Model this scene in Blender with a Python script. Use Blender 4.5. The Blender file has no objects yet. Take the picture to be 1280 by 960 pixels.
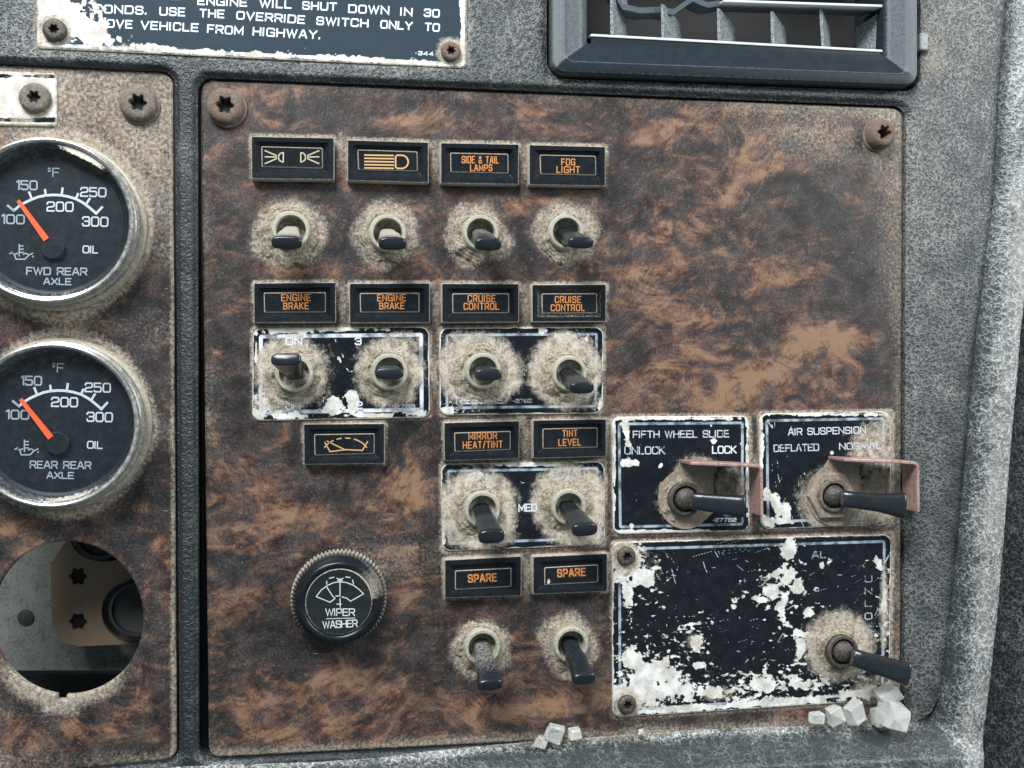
import bpy, math, random
import numpy as np
from mathutils import Vector, Matrix
random.seed(7); rng = np.random.RandomState(11)
SC = bpy.context.scene; COL = SC.collection
MM = 0.001
# ------------------------------------------------------------------ camera
F = 1150.0; S = 0.27; D0 = F * S                       # focal length in picture widths/1280, mm per px, mm to the panel
th = math.radians(10.25); ro = math.radians(0.55)
fw = np.array([math.sin(th), math.cos(th), 0.0])
r0 = np.array([math.cos(th), -math.sin(th), 0.0]); u0 = np.array([0, 0, 1.0])
RT = r0 * math.cos(ro) - u0 * math.sin(ro); UP = u0 * math.cos(ro) + r0 * math.sin(ro)
CAM = -fw * D0
cd = bpy.data.cameras.new('camera'); cam = bpy.data.objects.new('camera', cd); COL.objects.link(cam)
cd.sensor_width = 36; cd.lens = 36 * F / 1280; cd.clip_start = 0.01; cd.clip_end = 50
M = Matrix(((RT[0], UP[0], -fw[0], CAM[0] * MM), (RT[1], UP[1], -fw[1], CAM[1] * MM), (RT[2], UP[2], -fw[2], CAM[2] * MM), (0, 0, 0, 1)))
cam.matrix_world = M; SC.camera = cam
# ------------------------------------------------------------------ light: a truck cab in daylight, windscreen above left, door window right
w = bpy.data.worlds.new('World'); SC.world = w; w.use_nodes = True
w.node_tree.nodes['Background'].inputs[0].default_value = (0.70, 0.90, 1.0, 1)
w.node_tree.nodes['Background'].inputs[1].default_value = 0.26
def area(name, loc, target, sx, sy, power, col):
    l = bpy.data.lights.new(name, 'AREA'); l.shape = 'RECTANGLE'; l.size = sx; l.size_y = sy; l.energy = power; l.color = col
    o = bpy.data.objects.new(name, l); COL.objects.link(o); o.location = loc
    d = Vector(target) - Vector(loc); o.rotation_euler = d.to_track_quat('-Z', 'Y').to_euler(); return o
area('windscreen_light', (-0.35, -0.55, 0.75), (0, 0, 0), 0.5, 0.32, 21.0, (0.93, 0.97, 1.0))
area('door_window_light', (0.75, -0.45, 0.35), (0.1, 0, 0), 0.30, 0.5, 7.5, (0.95, 0.98, 1.0))
SC.view_settings.view_transform = 'Standard'; SC.view_settings.look = 'None'; SC.view_settings.exposure = 0.0; SC.view_settings.gamma = 1
# ------------------------------------------------------------------ helpers
def W(px, py, h=0.0):
    """photo pixel -> (X, Z) in mm on the plane h mm in front of the panel"""
    px = np.asarray(px, float); py = np.asarray(py, float)
    a = (px - 640); b = -(py - 480)
    dx = fw[0] * F + RT[0] * a + UP[0] * b; dy = fw[1] * F + RT[1] * a + UP[1] * b; dz = fw[2] * F + RT[2] * a + UP[2] * b
    t = (-h - CAM[1]) / dy
    return CAM[0] + dx * t, CAM[2] + dz * t
def P3(px, py, h=0.0):
    X, Z = W(px, py, h); return np.array([float(X), -float(h), float(Z)])
def hash2(ix, iy, seed):
    n = (ix.astype(np.int64) * 374761393 + iy.astype(np.int64) * 668265263 + seed * 974634777) & 0xffffffff
    n = ((n ^ (n >> 13)) * 1274126177) & 0xffffffff
    n = n ^ (n >> 16)
    return (n & 0xffff) / 65535.0
def vnoise(x, y, seed=0):
    ix = np.floor(x); iy = np.floor(y); fx = x - ix; fy = y - iy
    fx = fx * fx * (3 - 2 * fx); fy = fy * fy * (3 - 2 * fy)
    a = hash2(ix, iy, seed); b = hash2(ix + 1, iy, seed); c = hash2(ix, iy + 1, seed); d = hash2(ix + 1, iy + 1, seed)
    return (a * (1 - fx) + b * fx) * (1 - fy) + (c * (1 - fx) + d * fx) * fy
def fbm(x, y, scale, octv=4, seed=0):
    s = 0; a = 1; t = 0
    for k in range(octv):
        s = s + a * vnoise(x / scale * 2 ** k + 17.3 * k, y / scale * 2 ** k + 9.1 * k, seed + k); t += a; a *= 0.55
    return s / t
def sstep(a, b, x):
    t = np.clip((x - a) / (b - a), 0, 1); return t * t * (3 - 2 * t)
def thing(name, label, cat, at, group=None):
    o = bpy.data.objects.new(name, None); COL.objects.link(o); o.location = Vector(at) * MM; o.empty_display_size = 0.01
    o['label'] = label; o['category'] = cat
    if group: o['group'] = group
    o['org'] = [float(v) for v in at]; return o
def tag(o, label=None, cat=None, group=None, kind=None):
    if label: o['label'] = label
    if cat: o['category'] = cat
    if group: o['group'] = group
    if kind: o['kind'] = kind
    return o
def root_org(p):
    while p is not None:
        if 'org' in p.keys(): return np.array(list(p['org']))
        p = p.parent
    return np.zeros(3)
def mk(name, verts, faces, mat, parent=None, attrs=None, smooth=True, at=None, sharp=None):
    """verts in mm world; joined as ONE mesh object"""
    verts = np.asarray(verts, float)
    org = root_org(parent) if parent is not None else (np.array(at) if at is not None else np.zeros(3))
    me = bpy.data.meshes.new(name)
    v = (verts - org) * MM
    if isinstance(faces, np.ndarray) and faces.ndim == 2:
        n = faces.shape[1]
        me.vertices.add(len(v)); me.vertices.foreach_set('co', v.astype(np.float32).ravel())
        me.loops.add(faces.size); me.loops.foreach_set('vertex_index', faces.astype(np.int32).ravel())
        me.polygons.add(len(faces)); me.polygons.foreach_set('loop_start', np.arange(0, faces.size, n, dtype=np.int32))
        me.update(calc_edges=True)
    else:
        me.from_pydata([tuple(q) for q in v], [], [tuple(f) for f in faces]); me.update()
    me.polygons.foreach_set('use_smooth', np.full(len(me.polygons), smooth))
    if sharp is not None: 
        try: me.set_sharp_from_angle(angle=math.radians(sharp))
        except Exception: pass
    if attrs:
        for k, a in attrs.items():
            at_ = me.attributes.new(k, 'FLOAT', 'POINT'); at_.data.foreach_set('value', np.asarray(a, np.float32))
    me.materials.append(mat)
    o = bpy.data.objects.new(name, me); COL.objects.link(o)
    if parent is not None: o.parent = parent
    else: o.location = Vector(org) * MM; o['org'] = [float(q) for q in org]
    return o
def loft(loops, close=True, cap0=False, cap1=False):
    n = len(loops[0]); V = np.concatenate(loops); Fc = []
    for k in range(len(loops) - 1):
        for i in range(n if close else n - 1):
            j = (i + 1) % n
            Fc.append((k * n + i, k * n + j, (k + 1) * n + j, (k + 1) * n + i))
    if cap0: Fc.append(tuple(range(n))[::-1])
    if cap1: Fc.append(tuple((len(loops) - 1) * n + i for i in range(n)))
    return V, Fc
def lathe(name, c, prof, mat, parent, seg=64, side=0, attrs=None, sharp=40, cap=True, rfun=None, **kw):
    a = -np.arange(seg) * 2 * math.pi / seg; loops = []
    for r, h in prof:
        rr = r if rfun is None else rfun(r, h, a)
        loops.append(np.stack([c[0] + rr * np.cos(a), np.full(seg, -h, float), c[1] + rr * np.sin(a)], 1))
    V, Fc = loft(loops, cap1=cap)
    at = None
    if attrs: at = {k: np.repeat(v, seg) + side * np.tile(np.exp(-((np.mod(-a, 2 * math.pi) - 5.9) / .75) ** 2), len(prof)) for k, v in attrs.items()}
    return mk(name, V, Fc, mat, parent, at, sharp=sharp, **kw)
def quad_pt(q, s, t):
    q = np.asarray(q, float); s = np.asarray(s)[:, None]; t = np.asarray(t)[:, None]
    return q[0] * (1 - s) * (1 - t) + q[1] * s * (1 - t) + q[2] * s * t + q[3] * (1 - s) * t
def rrq(q, r, inset, h, n=6, href=None):
    """rounded rectangle inside the pixel quad q (TL, TR, BR, BL) -> loop of points at height h"""
    q = np.asarray(q, float)
    w_ = (np.linalg.norm(q[1] - q[0]) + np.linalg.norm(q[2] - q[3])) / 2; h_ = (np.linalg.norm(q[3] - q[0]) + np.linalg.norm(q[2] - q[1])) / 2
    x0, y0, x1, y1 = inset, inset, w_ - inset, h_ - inset; r = max(r, 0.01); pts = []
    for cx, cy, a0 in ((x0 + r, y0 + r, 180), (x1 - r, y0 + r, 270), (x1 - r, y1 - r, 0), (x0 + r, y1 - r, 90)):
        for k in range(n + 1):
            a = math.radians(a0 + 90 * k / n); pts.append((cx + r * math.cos(a), cy + r * math.sin(a)))
    p = np.array(pts); pp = quad_pt(q, p[:, 0] / w_, p[:, 1] / h_)
    X, Z = W(pp[:, 0], pp[:, 1], h if href is None else href)
    return np.stack([X, np.full(len(X), -float(h)), Z], 1)
def sdq(q, r):
    """signed distance (px) to a rounded quad"""
    q = np.asarray(q, float)
    def f(x, y):
        ds = []
        for i in range(4):
            a, b = q[i], q[(i + 1) % 4]; e = (b - a) / np.linalg.norm(b - a)
            ds.append((x - a[0]) * e[1] - (y - a[1]) * e[0])
        qx = np.maximum(ds[1], ds[3]) + r; qy = np.maximum(ds[0], ds[2]) + r
        return np.hypot(np.maximum(qx, 0), np.maximum(qy, 0)) + np.minimum(np.maximum(qx, qy), 0) - r
    return f
def field(name, bbox, step, sdf, hfun, href, mat, parent=None, attrs=None, thick=1.0, at=None, close_back=False):
    """height field over photo pixels, cut to sdf<0, its border snapped to the outline and given thickness"""
    x = np.arange(bbox[0], bbox[2] + step, step); y = np.arange(bbox[1], bbox[3] + step, step)
    X, Y = np.meshgrid(x, y); ny, nx = X.shape
    d = sdf(X, Y); ins = d < 0
    keep = ins[:-1, :-1] | ins[1:, :-1] | ins[:-1, 1:] | ins[1:, 1:]
    idx = np.arange(nx * ny).reshape(ny, nx)
    Q = np.stack([idx[:-1, :-1], idx[1:, :-1], idx[1:, 1:], idx[:-1, 1:]], -1)[keep]
    xs, ys, ds = X.ravel().copy(), Y.ravel().copy(), d.ravel()
    o = ds > 0; e = 0.5
    for _ in range(2):
        dd = sdf(xs[o], ys[o]); gx = (sdf(xs[o] + e, ys[o]) - sdf(xs[o] - e, ys[o])) / (2 * e); gy = (sdf(xs[o], ys[o] + e) - sdf(xs[o], ys[o] - e)) / (2 * e)
        xs[o] -= gx * dd; ys[o] -= gy * dd
    used = np.unique(Q); remap = np.full(nx * ny, -1); remap[used] = np.arange(len(used)); Q = remap[Q]
    xs, ys = xs[used], ys[used]
    h = hfun(xs, ys, sdf(xs, ys)) * np.ones(len(xs)); wx, wz = W(xs, ys, href)
    V = np.stack([wx, -h, wz], 1)
    at_ = {k: np.asarray(f(xs, ys)) * np.ones(len(xs)) for k, f in (attrs or {}).items()}
    if thick:
        E = np.concatenate([Q[:, [0, 1]], Q[:, [1, 2]], Q[:, [2, 3]], Q[:, [3, 0]]])
        key = np.sort(E, 1); kk = key[:, 0].astype(np.int64) * len(V) + key[:, 1]
        u, inv, cnt = np.unique(kk, return_inverse=True, return_counts=True)
        B = E[cnt[inv] == 1]; bv = np.unique(B); m = np.full(len(V), -1); m[bv] = np.arange(len(bv)) + len(V)
        V2 = V[bv].copy(); V2[:, 1] += thick
        Q = np.concatenate([Q, np.stack([B[:, 1], B[:, 0], m[B[:, 0]], m[B[:, 1]]], 1)])
        V = np.concatenate([V, V2]); at_ = {k: np.concatenate([a, a[bv]]) for k, a in at_.items()}
    return mk(name, V, Q, mat, parent, at_, at=at, sharp=50)
# ------------------------------------------------------------------ materials
class NT:
    def __init__(s, name):
        s.m = bpy.data.materials.new(name); s.m.use_nodes = True; s.t = s.m.node_tree; s.n = s.t.nodes; s.n.clear()
        s.out = s.n.new('ShaderNodeOutputMaterial'); s.b = s.n.new('ShaderNodeBsdfPrincipled'); s.L(s.b.outputs[0], s.out.inputs[0])
        g = s.n.new('ShaderNodeNewGeometry'); v = s.n.new('ShaderNodeVectorMath'); v.operation = 'SCALE'; s.L(g.outputs['Position'], v.inputs[0]); v.inputs['Scale'].default_value = 1000.0
        s.pos = v.outputs[0]; s.geo = g
    def L(s, a, b): s.t.links.new(a, b)
    def set(s, sock, v):
        if isinstance(v, bpy.types.NodeSocket): s.L(v, sock)
        else: sock.default_value = v
    def noise(s, scale, detail=3, rough=0.55, dist=0.0, stretch=None):
        n = s.n.new('ShaderNodeTexNoise'); n.inputs['Scale'].default_value = scale; n.inputs['Detail'].default_value = detail; n.inputs['Roughness'].default_value = rough; n.inputs['Distortion'].default_value = dist
        p = s.pos
        if stretch: p = s.vm('MULTIPLY', p, stretch)
        s.L(p, n.inputs['Vector']); return n.outputs['Fac']
    def vor(s, scale, feat='DISTANCE_TO_EDGE', warp=0.0):
        n = s.n.new('ShaderNodeTexVoronoi'); n.feature = feat; n.inputs['Scale'].default_value = scale
        p = s.pos
        if warp:
            k = s.n.new('ShaderNodeTexNoise'); k.inputs['Scale'].default_value = scale * 1.3; s.L(s.pos, k.inputs['Vector'])
            q = s.vm('SUBTRACT', k.outputs['Color'], (0.5, 0.5, 0.5)); q2 = s.vm('SCALE', q, None, warp / scale); p = s.vm('ADD', p, q2)
        s.L(p, n.inputs['Vector']); return n.outputs['Distance']
    def vm(s, op, a, b=None, sc=None):
        n = s.n.new('ShaderNodeVectorMath'); n.operation = op; s.set(n.inputs[0], a)
        if b is not None: s.set(n.inputs[1], b)
        if sc is not None: n.inputs['Scale'].default_value = sc
        return n.outputs[0]
    def attr(s, name):
        n = s.n.new('ShaderNodeAttribute'); n.attribute_name = name; return n.outputs['Fac']
    def mth(s, op, a, b=0.0, c=None, clamp=False):
        n = s.n.new('ShaderNodeMath'); n.operation = op; n.use_clamp = clamp; s.set(n.inputs[0], a); s.set(n.inputs[1], b)
        if c is not None: s.set(n.inputs[2], c)
        return n.outputs[0]
    def step(s, x, a, b):
        n = s.n.new('ShaderNodeMapRange'); n.interpolation_type = 'SMOOTHSTEP'; s.set(n.inputs[0], x); n.inputs[1].default_value = a; n.inputs[2].default_value = b; return n.outputs[0]
    def mix(s, f, a, b):
        n = s.n.new('ShaderNodeMix'); n.data_type = 'RGBA'; s.set(n.inputs[0], f); s.set(n.inputs[6], c4(a)); s.set(n.inputs[7], c4(b)); return n.outputs[2]
    def mixf(s, f, a, b):
        n = s.n.new('ShaderNodeMix'); n.data_type = 'FLOAT'; s.set(n.inputs[0], f); s.set(n.inputs[2], a); s.set(n.inputs[3], b); return n.outputs[0]
    def ramp(s, f, stops):
        n = s.n.new('ShaderNodeValToRGB'); s.L(f, n.inputs[0]); e = n.color_ramp.elements
        while len(e) < len(stops): e.new(0.5)
        for k, (p, c) in enumerate(stops): e[k].position = p; e[k].color = c4(c)
        return n.outputs[0]
    def bump(s, h, dist, strength=1.0, normal=None):
        n = s.n.new('ShaderNodeBump'); n.inputs['Distance'].default_value = dist * MM; n.inputs['Strength'].default_value = strength; s.L(h, n.inputs['Height'])
        if normal is not None: s.L(normal, n.inputs['Normal'])
        return n.outputs[0]
    def fin(s, col, rough=0.5, metal=0.0, normal=None, **kw):
        s.set(s.b.inputs['Base Color'], c4(col)); s.set(s.b.inputs['Roughness'], rough); s.set(s.b.inputs['Metallic'], metal)
        if normal is not None: s.L(normal, s.b.inputs['Normal'])
        for k, v in kw.items(): s.set(s.b.inputs[k.replace('_', ' ')], v)
        return s.m
def c4(c):
    if isinstance(c, (tuple, list)) and len(c) == 3: return (c[0], c[1], c[2], 1)
    return c
DUST = (0.36, 0.285, 0.205)
DUSTL = (0.50, 0.43, 0.33)
def mat_wood():
    s = NT('burl_wood_laminate')
    t = s.attr('tan'); k = s.attr('streak'); fine = s.noise(1.8, 4, 0.7)
    f = s.mth('ADD', t, s.mth('MULTIPLY', s.mth('SUBTRACT', k, 0.5), 0.34)); f = s.mth('ADD', f, s.mth('MULTIPLY', s.mth('SUBTRACT', fine, 0.5), 0.7)); f = s.mth('ADD', f, s.mth('MULTIPLY', s.mth('SUBTRACT', s.noise(0.55, 5, 0.8, 0.9), 0.5), 0.45))
    sw = s.noise(0.062, 8, 0.62, 2.6, (1.0, 1.0, 1.35)); f = s.mth('ADD', f, s.mth('MULTIPLY', s.mth('SUBTRACT', sw, 0.5), 1.8))
    vein = s.mth('SUBTRACT', 1.0, s.step(s.mth('ABSOLUTE', s.mth('SUBTRACT', s.noise(0.08, 6, 0.6, 3.0, (1.0, 1.0, 1.3)), 0.5)), 0.0, 0.028)); f = s.mth('SUBTRACT', f, s.mth('MULTIPLY', vein, 0.24))
    col = s.ramp(f, [(0.16, (0.010, 0.008, 0.009)), (0.38, (0.027, 0.017, 0.015)), (0.55, (0.062, 0.032, 0.022)), (0.72, (0.128, 0.066, 0.038)), (0.98, (0.225, 0.128, 0.072))])
    # greyed old lacquer, patchy
    haze = s.mth('MULTIPLY', s.step(s.noise(0.12, 4, 0.65), 0.36, 0.66), s.step(s.noise(1.2, 5, 0.8), 0.36, 0.66))
    col = s.mix(s.mth('MULTIPLY', haze, 0.42), col, (0.155, 0.135, 0.13))
    d = s.attr('dust'); n1 = s.noise(0.9, 5, 0.75); n2 = s.noise(3.2, 3, 0.7)
    dd = s.mth('ADD', d, s.mth('MULTIPLY', s.mth('SUBTRACT', n1, 0.5), 1.1)); dd = s.mth('ADD', dd, s.mth('MULTIPLY', s.mth('SUBTRACT', n2, 0.5), 0.7))
    dm = s.step(dd, 0.25, 0.85)
    dcol = s.mix(s.step(s.mth('ADD', s.mth('MULTIPLY', n2, .25), s.mth('ADD', s.mth('MULTIPLY', n1, .4), s.mth('MULTIPLY', s.noise(.45, 4, .7), .35))), .38, .60), (0.13, 0.105, 0.08), (0.47, 0.40, 0.315))
    col = s.mix(s.mth('MULTIPLY', dm, 0.88), col, dcol)
    fl = s.mth('MULTIPLY', s.step(s.mth('ADD', s.attr('fleck'), s.mth('MULTIPLY', s.mth('SUBTRACT', n2, 0.5), 0.9)), 0.35, 0.9), 0.62)
    fl = s.mth('MAXIMUM', fl, s.mth('MULTIPLY', s.step(s.noise(2.0, 4, 0.75, 1.0), 0.57, 0.72), 0.45))
    col = s.mix(fl, col, (0.42, 0.37, 0.32))
    ro_ = s.mixf(dm, s.mth('ADD', 0.34, s.mth('MULTIPLY', fine, 0.25)), 0.9)
    hh = s.mth('ADD', s.mth('MULTIPLY', dm, n2), s.mth('MULTIPLY', fl, 0.5))
    return s.fin(col, ro_, normal=s.bump(hh, 0.22, 0.8), Specular_IOR_Level=0.35)
def mat_vinyl(name, base, light, cell, amount=0.55, rough=0.5, w1=0.2, film_=0.3, c2=1.0, bd=0.25):
    s = NT(name)
    e1 = s.vor(1 / cell, warp=1.6); e2 = s.vor(1 / (cell * 0.55), warp=1.3)
    n1 = s.noise(0.10, 4, 0.6); n2 = s.noise(1.1, 4, 0.75); n3 = s.noise(3.5, 2, 0.6)
    crack = s.mth('SUBTRACT', 1.0, s.step(e1, 0.0, w1)); crack2 = s.mth('SUBTRACT', 1.0, s.step(e2, 0.0, 0.26))
    m = s.mth('MAXIMUM', s.mth('MULTIPLY', crack, s.step(n2, 0.33, 0.55)), s.mth('MULTIPLY', crack2, s.mth('MULTIPLY', s.step(n2, 0.42, 0.62), c2)))
    m = s.mth('MULTIPLY', m, s.mth('ADD', s.mth('ADD', amount, s.mth('MULTIPLY', s.attr('dust'), 0.8)), s.mth('MULTIPLY', s.mth('SUBTRACT', n1, 0.5), 1.6)), clamp=True)
    film = s.step(s.mth('ADD', s.mth('ADD', n1, s.mth('MULTIPLY', s.attr('dust'), 0.5)), s.mth('MULTIPLY', s.mth('SUBTRACT', n2, 0.5), 0.6)), 0.36, 0.8)
    col = s.mix(s.mth('MULTIPLY', film, film_), base, (0.24, 0.235, 0.22)); col = s.mix(m, col, light)
    d = s.attr('dust'); dd = s.mth('ADD', s.mth('SUBTRACT', d, 0.06), s.mth('MULTIPLY', s.mth('SUBTRACT', n2, 0.5), 1.0)); dd = s.mth('ADD', dd, s.mth('MULTIPLY', s.mth('SUBTRACT', n3, 0.5), 0.8))
    dm = s.step(dd, 0.25, 0.85); col = s.mix(s.mth('MULTIPLY', dm, 0.85), col, s.mix(n3, (0.23, 0.19, 0.15), (0.46, 0.40, 0.32)))
    hh = s.mth('ADD', s.mth('MULTIPLY', s.step(e1, 0.0, 0.3), -1.0), s.mth('MULTIPLY', n3, 0.8)); hh = s.mth('ADD', hh, s.mth('MULTIPLY', dm, 0.6))
    return s.fin(col, s.mixf(dm, rough, 0.9), normal=s.bump(hh, bd, 0.7))
def mat_black(name='black_plastic', base=(0.007, 0.009, 0.012), rough=0.26, dustc=(0.42, 0.37, 0.30), scratch=0.5, spec=0.28):
    s = NT(name); d = s.attr('dust'); n1 = s.noise(1.5, 5, 0.75); n2 = s.noise(0.35, 3)
    dd = s.mth('ADD', d, s.mth('MULTIPLY', s.mth('SUBTRACT', n1, 0.5), 1.0)); dm = s.step(dd, 0.35, 0.85)
    spk = s.mth('MULTIPLY', s.step(s.noise(4.0, 3, 0.6), 0.68, 0.76), scratch)
    film = s.mth('MULTIPLY', s.step(n2, 0.35, 0.75), 0.022)
    col = s.mix(film, base, (0.22, 0.24, 0.27)); col = s.mix(spk, col, (0.35, 0.34, 0.32)); col = s.mix(s.mth('MULTIPLY', dm, 0.92), col, dustc)
    r = s.mixf(dm, s.mth('ADD', rough - 0.06, s.mth('MULTIPLY', n1, 0.12)), 0.9)
    return s.fin(col, r, normal=s.bump(s.mth('ADD', n1, dm), 0.06, 0.6), Specular_IOR_Level=spec)
def mat_plate(name, white=(0.70, 0.69, 0.66), line=(0.30, 0.38, 0.50), b0=7.5, b1=10.5, base=(0.006, 0.008, 0.011)):
    s = NT(name); sd = s.attr('sd'); wv = s.attr('wear'); d = s.attr('dust')
    n1 = s.noise(1.4, 5, 0.75); n2 = s.noise(4.5, 3, 0.6); n0 = s.noise(0.25, 3)
    film = s.mth('MULTIPLY', s.step(n0, 0.35, 0.8), 0.025)
    col = s.mix(film, base, (0.20, 0.23, 0.27))
    b = s.mth('MULTIPLY', s.step(sd, b0 - 0.5, b0 + 0.3), s.mth('SUBTRACT', 1.0, s.step(sd, b1 - 0.3, b1 + 0.5)))
    b = s.mth('MULTIPLY', b, s.mth('ADD', 0.25, s.mth('MULTIPLY', s.step(s.mth('ADD', n0, s.mth('MULTIPLY', n1, 0.3)), 0.5, 0.75), 0.75)))
    col = s.mix(b, col, line)
    ww = s.mth('ADD', wv, s.mth('MULTIPLY', s.mth('SUBTRACT', n1, 0.5), 0.8)); ww = s.mth('ADD', ww, s.mth('MULTIPLY', s.mth('SUBTRACT', n2, 0.5), 0.25))
    wm = s.step(ww, 0.46, 0.56)
    dirty = s.mix(s.step(s.mth('ADD', s.mth('MULTIPLY', n0, .6), s.mth('MULTIPLY', n1, .4)), 0.40, 0.62), white, (0.44, 0.41, 0.35))
    col = s.mix(wm, col, dirty)
    dd = s.mth('ADD', d, s.mth('MULTIPLY', s.mth('SUBTRACT', s.noise(.6, 6, .75), 0.5), 1.4)); dd = s.mth('ADD', dd, s.mth('MULTIPLY', s.mth('SUBTRACT', n2, 0.5), 0.25))
    dm = s.step(dd, 0.22, 0.80); col = s.mix(s.mth('MULTIPLY', dm, 0.9), col, s.mix(s.step(s.mth('ADD', s.mth('MULTIPLY', n2, .2), s.mth('ADD', s.mth('MULTIPLY', n1, .4), s.mth('MULTIPLY', s.noise(.45, 4, .7), .4))), .37, .60), (0.14, 0.115, 0.09), (0.60, 0.52, 0.41)))
    spk = s.step(s.noise(3.3, 2), 0.73, 0.78); col = s.mix(s.mth('MULTIPLY', spk, 0.5), col, (0.6, 0.58, 0.54))
    r = s.mixf(s.mth('MAXIMUM', dm, wm), 0.20, 0.75)
    hh = s.mth('ADD', s.mth('MULTIPLY', wm, -0.8), s.mth('MULTIPLY', dm, n2))
    return s.fin(col, r, normal=s.bump(hh, 0.15, 0.8), Specular_IOR_Level=0.3)
def mat_crust():
    s = NT('caked_dust'); n1 = s.noise(1.3, 5, 0.75); n2 = s.noise(4.0, 3, 0.7); v = s.vor(1.1, 'F1', 1.0)
    col = s.mix(s.step(n1, .3, .7), (0.20, 0.155, 0.11), (0.56, 0.48, 0.365)); col = s.mix(s.mth('MULTIPLY', s.step(s.noise(1.9, 4, .7), 0.50, 0.66), 0.7), col, (0.13, 0.095, 0.065))
    d = s.attr('edge'); al = s.step(s.mth('ADD', d, s.mth('MULTIPLY', s.mth('SUBTRACT', n1, 0.5), 1.5)), 0.25, 0.55)
    hh = s.mth('ADD', s.mth('MULTIPLY', v, -0.8), s.mth('ADD', n1, n2))
    return s.fin(col, 0.95, normal=s.bump(hh, 0.5, 0.9), Alpha=al)
def mat_ink(name, col, keep=0.9, scale=1.2, dirty=(0.35, 0.3, 0.24), rough=0.55):
    s = NT(name); n1 = s.noise(scale, 4, 0.7); n2 = s.noise(5.0, 2)
    n = s.mth('ADD', s.mth('MULTIPLY', n1, 0.75), s.mth('MULTIPLY', n2, 0.25))
    a = s.step(n, 0.52 - 0.24 * keep - 0.04 + 0.0, 0.56 - 0.24 * keep + 0.0)
    c = s.mix(s.step(n2, 0.45, 0.75), col, tuple(0.6 * q for q in col))
    return s.fin(c, rough, Alpha=a)
def mat_plain(name, col, rough=0.5, metal=0.0, var=0.25, sc=1.0, bump=0.05, dirt=None, damt=0.5):
    s = NT(name); n1 = s.noise(sc, 5, 0.7); n2 = s.noise(sc * 4, 3)
    c = s.mix(s.mth('MULTIPLY', n1, var * 2), col, tuple(q * 0.45 for q in col))
    if dirt: c = s.mix(s.mth('MULTIPLY', s.step(s.mth('ADD', s.mth('MULTIPLY', n1, 0.7), s.mth('MULTIPLY', n2, 0.3)), 0.45, 0.62), damt), c, dirt); 
    me = metal
    if dirt and metal: me = s.mixf(s.step(n1, 0.45, 0.6), metal, metal * 0.3)
    return s.fin(c, s.mth('ADD', rough, s.mth('MULTIPLY', s.mth('SUBTRACT', n2, 0.5), 0.3)), me, normal=s.bump(s.mth('ADD', n1, n2), bump, 0.8))
def mat_glass(name, tint, fac=0.86, rough=0.03, film=0.0):
    s = NT(name); s.n.remove(s.b)
    tr = s.n.new('ShaderNodeBsdfTransparent'); tr.inputs[0].default_value = c4(tint); gl = s.n.new('ShaderNodeBsdfGlossy'); gl.inputs['Roughness'].default_value = rough
    lw = s.n.new('ShaderNodeFresnel'); lw.inputs[0].default_value = 1.45
    m = s.n.new('ShaderNodeMixShader'); s.L(lw.outputs[0], m.inputs[0]); s.L(tr.outputs[0], m.inputs[1]); s.L(gl.outputs[0], m.inputs[2])
    df = s.n.new('ShaderNodeBsdfDiffuse'); df.inputs[0].default_value = (0.6, 0.55, 0.47, 1)
    m2 = s.n.new('ShaderNodeMixShader'); f = s.mth('MULTIPLY', s.step(s.noise(0.5, 5, 0.75), 0.42, 0.85), film)
    d = s.attr('dust'); f = s.mth('ADD', f, s.step(s.mth('ADD', d, s.mth('MULTIPLY', s.mth('SUBTRACT', s.noise(1.3, 5, 0.75), 0.5), 1.2)), 0.5, 0.8), clamp=True)
    s.L(f, m2.inputs[0]); s.L(m.outputs[0], m2.inputs[1]); s.L(df.outputs[0], m2.inputs[2]); s.L(m2.outputs[0], s.out.inputs[0]); return s.m
def mat_crystal():
    s = NT('frosted_broken_glass'); n = s.noise(0.9, 4); 
    return s.fin(s.mix(n, (1.0, 1.0, 0.97), (0.97, 0.97, 0.88)), s.mth('ADD', 0.0, s.mth('MULTIPLY', n, 0.25)), normal=s.bump(n, 0.5, 0.8), Transmission_Weight=0.7, IOR=1.5, Subsurface_Weight=0.3, Subsurface_Radius=(0.002, 0.002, 0.002))
WOOD = mat_wood()
VINYL = mat_vinyl('grained_black_vinyl', (0.014, 0.019, 0.021), (0.30, 0.31, 0.285), 1.9, 0.46, 0.42, 0.15, 0.08, 0.6)
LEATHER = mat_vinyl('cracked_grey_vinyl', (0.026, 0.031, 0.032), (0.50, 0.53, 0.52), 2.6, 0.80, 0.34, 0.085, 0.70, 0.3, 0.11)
BLACK = mat_black(); BLACKD = mat_black('dusty_black_plastic', (0.010, 0.015, 0.020), 0.38, (0.15, 0.165, 0.17), 0.6)
LEVER = mat_black('toggle_black_plastic', (0.010, 0.013, 0.016), 0.24, (0.30, 0.27, 0.23), 0.25, 0.5)
PLATE = mat_plate('worn_printed_plate', line=(0.34, 0.40, 0.47)); PLATE2 = mat_plate('worn_printed_plate_bright', line=(0.62, 0.66, 0.72), b0=8, b1=12.5)
SIGNM = mat_plate('faded_sign_print', line=(0.75, 0.78, 0.82), b0=2.5, b1=6.5, base=(0.030, 0.045, 0.058))
CRUST = mat_crust()
ORANGE = mat_ink('orange_print', (0.55, 0.21, 0.05), 0.90); WHITEI = mat_ink('white_print', (0.60, 0.64, 0.68), 1.0)
WORNI = mat_ink('worn_white_print', (0.50, 0.54, 0.58), 0.36, 0.9); FAINTI = mat_ink('faint_white_print', (0.30, 0.32, 0.33), 0.25, 0.9); SIGNI = mat_ink('sign_white_print', (0.70, 0.79, 0.84), 0.95)
YELI = mat_ink('pale_orange_print', (0.55, 0.33, 0.13), 0.85); CREAM = mat_ink('cream_print', (0.46, 0.39, 0.25), 0.8)
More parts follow.
